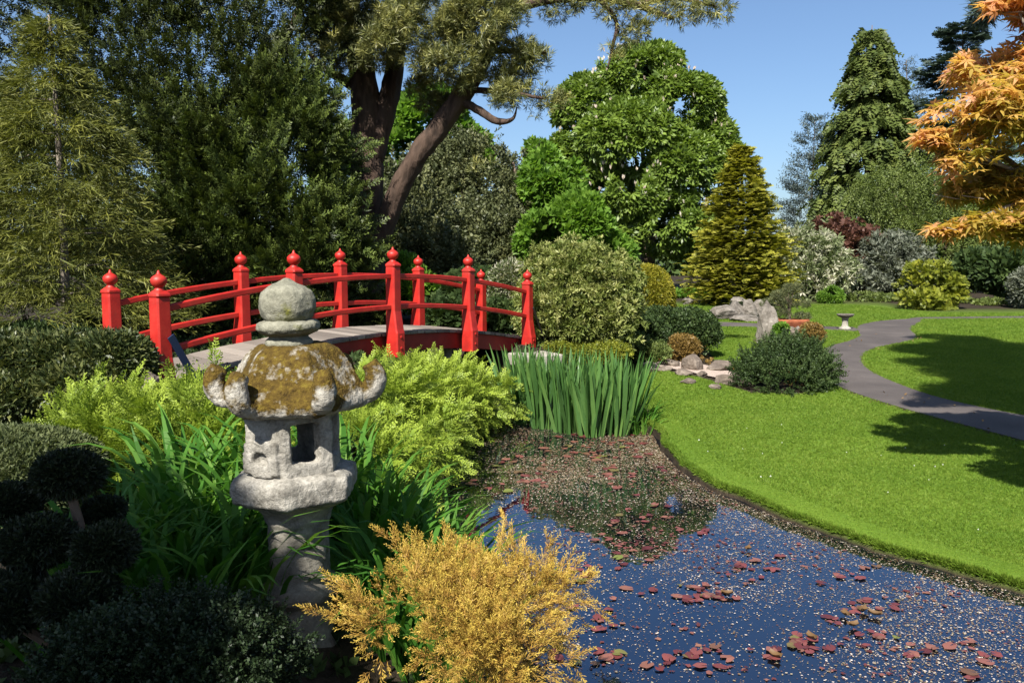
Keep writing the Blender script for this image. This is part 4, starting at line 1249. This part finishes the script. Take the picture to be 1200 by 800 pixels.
bush('clipped_hedge', 'dark glossy leaved clipped shrub at the left end of the bridge', 'hedge',
     pblobs([(20, 432, 7.2, 62, 40), (75, 430, 7.15, 55, 38), (130, 428, 7.1, 46, 36), (100, 455, 6.9, 55, 34), (30, 465, 6.9, 60, 32), (150, 420, 7.2, 26, 26)], .9), 6500, T_LEAFN, .085, F_HEDGE, 104, thr=-.9, inner=.08, rnd_=.5, over=.85)
bush('clipped_hedge', 'low dark hedge behind the glossy clipped shrub under the feathery conifer', 'hedge', pblobs([(-10, 398, 9, 50, 14), (40, 396, 9, 40, 13), (85, 402, 9, 30, 14)], .9), 2600, T_LEAFN, .09, F_DARK, 105, thr=-.9, inner=.08)
bush('clipped_mound', 'smooth grey green clipped mound below the hedge', 'shrub', pblobs([(20, 562, 4.9, 95, 60), (75, 550, 5.0, 45, 42)], .9), 6500, T_LEAFN, .05, F_MOUND, 106, thr=-1.5, inner=.035, rnd_=.4, over=.9)
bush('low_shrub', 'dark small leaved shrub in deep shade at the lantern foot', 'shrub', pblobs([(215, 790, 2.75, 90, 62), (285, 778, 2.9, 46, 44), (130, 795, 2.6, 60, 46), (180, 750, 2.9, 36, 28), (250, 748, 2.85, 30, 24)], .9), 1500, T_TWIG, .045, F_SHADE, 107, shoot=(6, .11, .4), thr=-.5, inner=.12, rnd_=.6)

# cloud pruned topiary
tb = np.array([P(70, 790, 3.1)[0], 3.1, h1(P(70, 790, 3.1)[0], 3.1)])
to = plant('cloud_topiary', 'dark cloud pruned bush with round pads on bare stems in the near left shade', 'topiary', tb)
for i, q in enumerate([(80, 555, 3.15, 34, 23), (12, 588, 3.2, 30, 17), (44, 634, 3.05, 38, 26), (124, 642, 3.0, 31, 24), (122, 598, 3.3, 18, 10), (8, 706, 2.9, 46, 30), (92, 700, 2.9, 42, 26)]):
    bl = pblobs([q], 1)
    pos, nor = blob_points(bl, 1500 if i < 5 else 1900, 110 + i, -2, 1, .8, .05, 1)
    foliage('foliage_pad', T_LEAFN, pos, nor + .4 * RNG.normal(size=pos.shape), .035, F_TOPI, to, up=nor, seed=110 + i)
    c = np.array(bl[0][:3])
    bb_ = MB(); bb_.tube(catmull([tb + [0, 0, .05 * i], (tb + c) / 2 + [random.uniform(-.1, .1), .05, 0], c - [0, 0, bl[0][5] * .6], c], 4), np.interp(np.linspace(0, 1, 13), [0, 1], [.028, .012]), 7)
    bb_.build('stem', BARK, to, world=True)


def blades(name, label, cat, spots, temps, nper, rad, size, mat, seed, group, lean=.35, roll=1.0):
    r = np.random.default_rng(seed)
    for i, (x, y) in enumerate(spots):
        base = (x, y, max(h1(x, y), -.02))
        root = plant(name, label[i] if isinstance(label, list) else label, cat, base, group)
        n = nper
        a = r.uniform(0, 6.28, n); q = rad * np.sqrt(r.random(n))
        d = np.c_[np.cos(a), np.sin(a), np.zeros(n)]
        pos = np.array(base) + d * q[:, None]
        pos[:, 2] = np.maximum(H(pos[:, :2]), -.05) - .02
        ax = d * (lean * (q / rad))[:, None] + [0, 0, 1] + r.normal(size=(n, 3)) * .10
        a2 = a + r.normal(size=n) * .7
        up = np.c_[np.cos(a2), np.sin(a2), np.zeros(n)]
        foliage('leaves', temps, pos, ax, size, mat, root, up=up, roll=.15 * roll, seed=seed + i)


T_DAY = [t_blade(1, .042, .95 + .1 * (i % 3), 7, i, .5, .4) for i in range(5)] + [t_blade(.8, .045, .55, 6, 7, .6)]
T_IRIS = [t_blade(1, .05, b_, 6, i, 1.0, .5) for i, b_ in enumerate((.05, .10, .18, .3, .6))]
day = [(-1.95, 4.75), (-1.55, 4.85), (-1.2, 4.7), (-1.75, 4.3), (-1.38, 4.25), (-1.6, 3.8), (-1.28, 3.75), (-2.0, 3.95), (-1.5, 3.35), (-.95, 5.0), (-1.85, 3.45)]
blades('daylily_clump', 'clump of arching green strap leaves left of the lantern in half shade', 'daylily', day, T_DAY, 75, .20, .72, F_LILY, 130, 'daylily clumps left of the lantern')
blades('daylily_clump', 'clump of sunlit arching strap leaves between lantern and gold juniper', 'daylily', [(-.78, 4.5), (-.52, 4.7), (-.72, 5.1), (-.42, 4.2), (-.62, 3.95), (-.36, 3.8)], T_DAY, 70, .18, .76, F_LILY, 150, 'daylily clumps right of the lantern')
iris = [(.08, 11.0), (.35, 10.9), (.42, 10.4), (.66, 10.6), (.72, 10.1), (.95, 10.35), (1.0, 9.9), (1.22, 10.25), (1.3, 9.95), (1.45, 10.4), (.2, 10.7)]
blades('iris_clump', 'clump of tall upright blue green iris blades at the far pond edge', 'iris', iris, T_IRIS, 62, .17, .92, F_IRIS, 170, 'iris clumps at the pond edge', lean=.25)
blades('grass_tuft', 'short dark sedge tuft at the right foot of the iris', 'sedge', [(1.62, 10.0), (1.72, 10.3)], T_DAY, 60, .12, .42, F_LILY, 190, 'sedge tufts right of the iris')
blades('dry_grass', 'bleached dry grass tuft in the near left corner', 'grass tuft', [(-1.45, 2.45), (-1.3, 2.6)], T_DAY, 45, .1, .34, F_DRY, 195, 'dry grass tufts in the corner')
blades('grass_tuft', 'yellowish upright grass tuft below the variegated bush', 'grass tuft', [tuple(on(735, 412)[:2]), tuple(on(752, 414)[:2]), tuple(on(770, 418)[:2])], T_IRIS, 80, .22, .5, F_YG, 197, 'yellow grass tufts in the rockery')

# ---- around the right end of the bridge and the rockery
YB = 14.2
bush('variegated_bush', 'large cream and green variegated bush at the right end of the bridge', 'shrub',
     pblobs([(685, 345, 14.2, 52, 42), (660, 375, 13.9, 38, 36), (700, 378, 13.8, 34, 36), (712, 345, 14.4, 22, 30), (640, 350, 14.6, 20, 30), (665, 318, 14.5, 34, 18)], .9), 1700, T_LEAFN, .10, F_VARIEG, 201, thr=-.9, inner=.12, rnd_=.6, freq=1, shoot=(7, .34, .4))
bush('golden_dome', 'smooth golden clipped dome behind the variegated bush', 'topiary', pblobs([(757, 350, 17.0, 31, 38), (758, 372, 17.0, 34, 30)], .9), 6500, T_LEAFN, .085, F_DOME, 202, thr=-2, inner=.03, rnd_=.35, over=.9)
bush('dark_shrub', 'low spreading dark green shrub below the golden dome', 'shrub', pblobs([(775, 388, 16, 30, 22), (805, 386, 16.4, 30, 18), (755, 396, 15.5, 24, 18), (822, 394, 16.2, 18, 10)], .9), 4200, T_TWIG, .17, F_DARK, 203, thr=-.6, inner=.15, upw=.2)
bush('bronze_shrub', 'small bronze yellow shrub among the rockery stones', 'shrub', pblobs([(800, 409, 15.2, 16, 13)], 1), 900, T_TWIG, .11, F_BRONZE, 204, thr=-1, stem=False)
bush('low_shrub', 'low yellow green ground plant under the variegated bush by the bridge end', 'shrub', pblobs([(690, 416, 13.2, 30, 8), (655, 412, 13.2, 18, 7), (715, 412, 13.3, 22, 8)], 1), 1300, T_TWIG, .10, F_YG, 205, thr=-1, stem=False)
bush('green_cushion', 'pale green cushion plant left of the small bronze shrub', 'shrub', pblobs([(762, 414, 14.6, 20, 9), (740, 405, 14.8, 18, 12)], 1), 900, T_TWIG, .12, F_WEEP, 206, thr=-1, stem=False)
p = G(920, 452)
bush('round_shrub', 'dense rounded dark green shrub on the lawn beside the path', 'shrub', pblobs([(920, 437, p[1], 42, 22), (897, 445, p[1] - .1, 28, 13), (942, 443, p[1] - .1, 24, 15), (925, 422, p[1] + .2, 28, 12), (918, 448, p[1] - .35, 36, 13)], .9), 900, T_TWIG, .10, F_DARK, 207, thr=-1.5, inner=.15, rnd_=.25, upw=.35, shoot=(7, .27, .25), stem=False)
tree_bush('ground_cover', 'small green creeping plant between the standing stone and pot', pblobs([(917, 390, 18.4, 8, 9), (924, 384, 18.3, 6, 6)], 1), 320, T_LEAF, .12, F_LIGHT, 208, cat='plant', tr=.02)
bush('bronze_shrub', 'golden brown cushion plant right of the terracotta pot', 'shrub', pblobs([(951, 391, 18.9, 11, 9)], 1), 500, T_TWIG, .12, F_BRONZE, 209, thr=-1, stem=False)
# bonsai in the pot
kk = pb[1] / FPX
bs = plant('bonsai_tree', 'little dark pine growing in the terracotta pot', 'bonsai', (pb[0] - .03, pb[1], pz + .235))
bl = pblobs([(908, 356, pb[1], 17, 6), (920, 346, pb[1], 16, 5), (930, 337, pb[1], 12, 4), (912, 367, pb[1], 14, 5), (938, 357, pb[1], 12, 4), (940, 371, pb[1], 11, 4)], 1)
pos, nor = blob_points(bl, 900, 211, -.6, 2, .8, .3, .8, .5)
foliage('crown', T_TUFT, pos, nor * .5 + [0, 0, .5] + .4 * RNG.normal(size=pos.shape), .085, F_OLIVE, bs, seed=211, roll=1)
q0 = np.array(bs.location)
trunk(bs, [([q0 - [0, 0, .03], q0 + [-.02, 0, .25], P(924, 350, pb[1]), P(924, 342, pb[1])], [.05, .04, .03, .01])] + [([q0 + [-.02, 0, .2], (q0 + np.array(b_[:3])) / 2 + [0, 0, .12], np.array(b_[:3])], [.025, .018, .006]) for b_ in bl[:4]], BARK, 8)

# ---- understorey behind the bridge
tree_bush('leafy_shrub', 'light green shrub seen through the railing in the middle of the bridge', pblobs([(485, 345, 16, 30, 22), (470, 320, 16.5, 22, 16), (440, 350, 16.5, 30, 20)], .9), 1600, T_LEAF, .2, F_LIGHT, 221, cat='shrub', tr=.05)
tree_bush('fern_shrub', 'feathery dark green shrub behind the right half of the railing', pblobs([(535, 372, 15.5, 38, 18), (560, 350, 16, 40, 26), (585, 378, 15, 26, 16)], .9), 2600, T_FLAT, .26, F_DARK, 222, cat='shrub', tr=.05)
tree_bush('flowering_shrub', 'cream flowering shrub behind the right end post of the bridge', pblobs([(600, 335, 15.5, 24, 24), (622, 325, 15.8, 22, 22), (590, 362, 15.3, 24, 18)], .9), 2400, T_LEAFN, .16, F_WHITE, 223, cat='shrub', tr=.05)
tree_bush('dark_undergrowth', 'very dark low evergreen behind the left half of the bridge', pblobs([(230, 372, 12.8, 60, 26), (330, 372, 13.2, 60, 24), (410, 372, 14.4, 50, 22), (150, 378, 12.2, 50, 22)], .9), 4200, T_YEW, .26, F_YEW, 224, cat='shrub', tr=.05)

# ================================================================== lily leaves and petals on the pond
t = NT('red_lily_leaf')
at = t.n('ShaderNodeObjectInfo')
M_PAD = t.pbr(t.ramp(at.outputs['Random'], [(.0, (.07, .016, .017)), (.35, (.14, .038, .036)), (.7, (.18, .075, .055)), (.9, (.10, .05, .03)), (1, (.12, .14, .03))]), .4, .4)
pmeshes = []
for i in range(7):
    r = random.Random(300 + i); n = 22
    me = bpy.data.meshes.new('lily_leaf'); V = [(0, 0, 0)]; F = []
    for j in range(n + 1):
        nt_ = (5, 22, 9, 38, 14, 6, 30)[i]; a_ = math.radians(nt_) + (2 * math.pi - math.radians(2 * nt_)) * j / n
        q = 1 + .12 * math.sin(2 * a_ + 1.7 * i) + .07 * math.sin(5 * a_ + i) + r.uniform(-.05, .05)
        V.append((q * math.cos(a_), q * .86 * math.sin(a_), .035 * math.sin(2 * a_ + i) * (.5 + 1.6 * (i % 3 == 0))))
    F = [(0, j + 1, j + 2) for j in range(n)]
    me.from_pydata(V, [], F); me.materials.append(M_PAD); pmeshes.append(me)
r = np.random.default_rng(77)
px_s = []
for (cx, cy, sx, sy, m) in [(690, 530, 45, 18, 22), (640, 560, 40, 22, 14), (740, 560, 40, 15, 12), (760, 605, 45, 15, 12), (720, 640, 50, 20, 14), (740, 690, 60, 25, 20), (800, 660, 70, 25, 12), (880, 690, 70, 25, 14), (960, 720, 70, 30, 16), (850, 760, 90, 25, 16), (1030, 770, 70, 22, 12), (700, 760, 50, 20, 10), (930, 650, 50, 18, 7), (1090, 770, 40, 20, 4), (560, 585, 30, 18, 6)]:
    for _ in range(max(2, m // 3)):
        ax_, ay_ = cx + r.normal() * sx, cy + r.normal() * sy
        for _ in range(int(r.integers(3, 9))): px_s.append((ax_ + r.normal() * 16, ay_ + r.normal() * 5))
cnt = 0
for (x, y) in px_s:
    p = G0(x, y)
    if poly_sd(POND, [p])[0] > -.12: continue
    o = bpy.data.objects.new('lily_leaf', pmeshes[cnt % 7]); COL.objects.link(o)
    s = r.uniform(.018, .045) * (1 if p[1] < 7 else 1.4)
    o.location = (p[0], p[1], .005 + .05 * s + .004 * r.random()); o.scale = (s, s, s); o.rotation_euler = (r.normal() * .03, r.normal() * .03, r.uniform(0, 6.28))
    tag(o, 'small reddish lily leaf lying flat on the pond water', 'lily leaf', 'red lily leaves on the pond')
    cnt += 1
# curled dry leaves on the water
F_CURL = leaf_mat('curled_dead_leaf', [(.08, .045, .02), (.2, .12, .05), (.3, .2, .1)], .1)
for i, (x, y) in enumerate([(852, 698), (990, 722), (1000, 735), (950, 749), (1012, 717), (908, 771), (877, 645), (1025, 722)]):
    p = G0(x, y); b = MB(); s = .045
    V = []
    for u in range(5):
        for v_ in range(4):
            V.append(((u - 2) * s * .6, (v_ - 1.5) * s * .5 * (1 - .18 * abs(u - 2)), s * (.25 * (v_ - 1.5) ** 2 + .08 * (u - 2) ** 2)))
    b.add(V, [(u * 4 + v_, u * 4 + v_ + 1, u * 4 + v_ + 5, u * 4 + v_ + 4) for u in range(4) for v_ in range(3)])
    o = b.build('dead_leaf', F_CURL, smooth=True); o.scale = (.7, .7, .7); o.location = (p[0], p[1], .012); o.rotation_euler = (0, 0, i * 1.7)
    tag(o, 'curled brown dead leaf floating on the blue pond water', 'dead leaf', 'curled dead leaves on the pond')

# fallen petals and scraps: past counting
mat = leaf_mat('petal_scraps', [(.11, .055, .035), (.22, .18, .10), (.55, .48, .42)], .0, .6, patch=.0)
n = 520000
q = np.c_[r.uniform(-2, 5, n), 1.3 + 10.2 * r.random(n) ** .85]
sd = poly_sd(POND, q)
nzv = Noise(88)(q, .55) * .5 + Noise(89)(q, 1.6) * .35
dens = np.interp(q[:, 1], [2, 4, 6, 7.5, 9, 11], [.62, .62, .62, .65, .42, .36]) * np.clip(.62 + 1.2 * nzv, .28, 1.3) * np.where(q[:, 1] < 9.2, .12 + .88 * sstep(-.45, .35, q[:, 0] - .12 * (7.5 - q[:, 1])), 1) + .3 * np.exp(-((sd + .12) / .18) ** 2)
k = (sd < -.03) & (r.random(n) < dens)
q = q[k]; m = len(q)
pos = np.c_[q, np.full(m, .002) + r.random(m) * .0015]
a_ = r.uniform(0, 6.28, m)
far_ = sstep(6.5, 8.5, q[:, 1])
rvv = np.clip(r.beta(1.3, 1.6, m) * (1 - .2 * far_), 0, 1)
up_ = np.tile([0, 0, 1.], (m, 1))
scr = [T([rh((0, -.5, 0), (0, 1, 0), 1, .55 + .1 * i, (0, 0, 1), .5)]) for i in range(3)]
tag(foliage('floating_petals', scr, pos, np.c_[np.cos(a_), np.sin(a_), np.zeros(m)], .0045 + .014 * r.random(m) ** 2.5 + .008 * far_, mat, up=up_, roll=.05, rnd=rvv, seed=5), 'pale petals and scraps floating on the pond', 'petals', kind='stuff')

# torn red and brown scraps of lily leaf between the pads
n = 30000
q = np.c_[r.uniform(-1.2, 5, n), 1.6 + 9 * r.random(n) ** .9]
k = (poly_sd(POND, q) < -.08) & (r.random(n) < np.clip(.10 + .55 * (Noise(91)(q, .8) * .6 + Noise(92)(q, 2.2) * .6), 0, 1)) & ((q[:, 0] > .1) | (q[:, 1] > 9))
q = q[k]; m = len(q); a_ = r.uniform(0, 6.28, m)
F_SCRAP = leaf_mat('torn_lily_leaf', [(.05, .014, .014), (.13, .04, .036), (.18, .085, .06)], 0, .5, .3, patch=.2)
t3 = [T([rh((0, -.5, 0), (.2 * i, 1, 0), 1, .5 + .12 * i, (0, 0, 1), .4 + .1 * i), rh((.1, -.2, .01), (1, .5 - .3 * i, 0), .6, .4, (0, 0, 1), .5)]) for i in range(3)]
tag(foliage('lily_scraps', t3, np.c_[q, np.full(m, .0035) + .002 * r.random(m)], np.c_[np.cos(a_), np.sin(a_), np.zeros(m)], .016 + .03 * r.random(m) ** 2, F_SCRAP, up=np.tile([0, 0, 1.], (m, 1)), roll=.04, seed=15), 'torn red brown scraps of lily leaf drifting on the pond', 'scraps', kind='stuff')

# ================================================================== lawn blades, daisies
n = 560000
yy = 4.2 + 27.5 * r.random(n) ** 1.8
xx = r.uniform(0.08, .72, n) * yy
q = np.c_[xx, yy]
pm = np.full(n, 9.)
for poly in PATHS: pm = np.minimum(pm, poly_sd(poly, q))
k = (poly_sd(LAWN, q) < .02) & (poly_sd(ISLE, q) > 0) & (poly_sd(POND, q) > .005 + .03 * Noise(61)(q, 1.3)) & (pm > -.02 + .025 * Noise(64)(q, 2.2))
q = q[k]; m = len(q)
pos = np.c_[q, H(q, False) - .004]
F_GRASS = leaf_mat('grass_blades', [(.060, .122, .011), (.112, .185, .018), (.175, .235, .034)], .35, .6, .2, patch=.55, pscale=.9)
d_ = r.normal(size=(m, 3)) * .45 + [0, 0, 1]
gt = [T([rh((.25 * j - .35, 0, .2 * (j % 2)), (.35 * math.sin(j * 2.1 + i), 1, .3 * math.cos(j * 3 + i)), .7 + .15 * j, .22, (0, 0, 1), .35) for j in range(3)]) for i in range(4)]
tag(foliage('lawn_grass', gt, pos, d_, .010 + .0020 * q[:, 1], F_GRASS, up=r.normal(size=(m, 3)), roll=.3, seed=6), 'short mown grass of the lawn', 'grass', kind='stuff')
# longer blades hanging over the water's edge
e_i = r.integers(0, nl - 1, 15000); e_t = r.random(15000)[:, None]
eb = line_[e_i] * (1 - e_t) + line_[e_i + 1] * e_t + nn_[e_i] * (.02 + wob[e_i][:, None] + .03 * r.random((15000, 1)))
ed = np.c_[-nn_[e_i] * (.3 + 1.0 * r.random((15000, 1))), .9 * np.ones(15000)] + .4 * r.normal(size=(15000, 3))
tag(foliage('edge_grass', gt, np.c_[eb, H(eb, False) - .012], ed, .055, F_GRASS, up=r.normal(size=(15000, 3)), roll=.3, seed=16), 'longer grass hanging over the lawn edge at the water', 'grass', kind='stuff')
n = 260
q = np.c_[r.uniform(1.5, 10, n), r.uniform(7, 22, n)]
k = np.min([poly_sd(p_, q) for p_ in PATHS], 0) < .35
q = q[k]
tag(foliage('fallen_leaves', [t_leaves(1, 1.5, .6, i) for i in range(3)], np.c_[q, H(q, False) + .026], r.normal(size=(len(q), 3)) * [1, 1, .1], .05, F_CURL, seed=18), 'stray brown leaves lying along the path', 'leaves', kind='stuff')
n = 40
q = np.c_[r.uniform(1.5, 5, n), r.uniform(4.8, 10, n)]
k = (poly_sd(LAWN, q) < -.1) & (poly_sd(POND, q) > .1)
q = q[k]
F_DAISY = leaf_mat('daisy_petals', [(.6, .58, .52), (.7, .7, .66), (.8, .8, .78)], .1)
dt = [t_leaves(6, 1.5, .45, 3)]
tag(foliage('lawn_daisies', dt, np.c_[q, H(q, False) + .03], np.tile([0, 0, 1.], (len(q), 1)), .011, F_DAISY, seed=8), 'tiny white daisies scattered in the lawn', 'daisies', kind='stuff')
# mixed leafy ground cover on the bare banks
n = 5200
q = np.c_[r.uniform(-5.5, .6, n), r.uniform(1.8, 14, n)]
k = (poly_sd(POND, q) > .03)
q = q[k]
tag(foliage('ground_cover', T_LEAF, np.c_[q, H(q)], r.normal(size=(len(q), 3)) * .5 + [0, 0, .8], .09, F_DARK, seed=9), 'low leafy ground cover on the shaded bank', 'ground cover', kind='stuff')
n = 2600
pq = np.array([G(*p_)[:2] for p_ in [(640, 440), (770, 428), (800, 440), (870, 449), (965, 455), (962, 424), (850, 434), (826, 403), (790, 375), (640, 380)]])
q = np.c_[r.uniform(pq[:, 0].min(), pq[:, 0].max(), n), r.uniform(pq[:, 1].min(), pq[:, 1].max(), n)]
k = (poly_sd(pq, q) < -.05) & (poly_sd(pxpoly(grav_px), q) > .1)
q = q[k]
tag(foliage('ground_cover', T_LEAF, np.c_[q, H(q)], r.normal(size=(len(q), 3)) * .5 + [0, 0, .8], .07, F_BRONZE, seed=10), 'bronze and tan low plants covering the rockery soil', 'ground cover', kind='stuff')
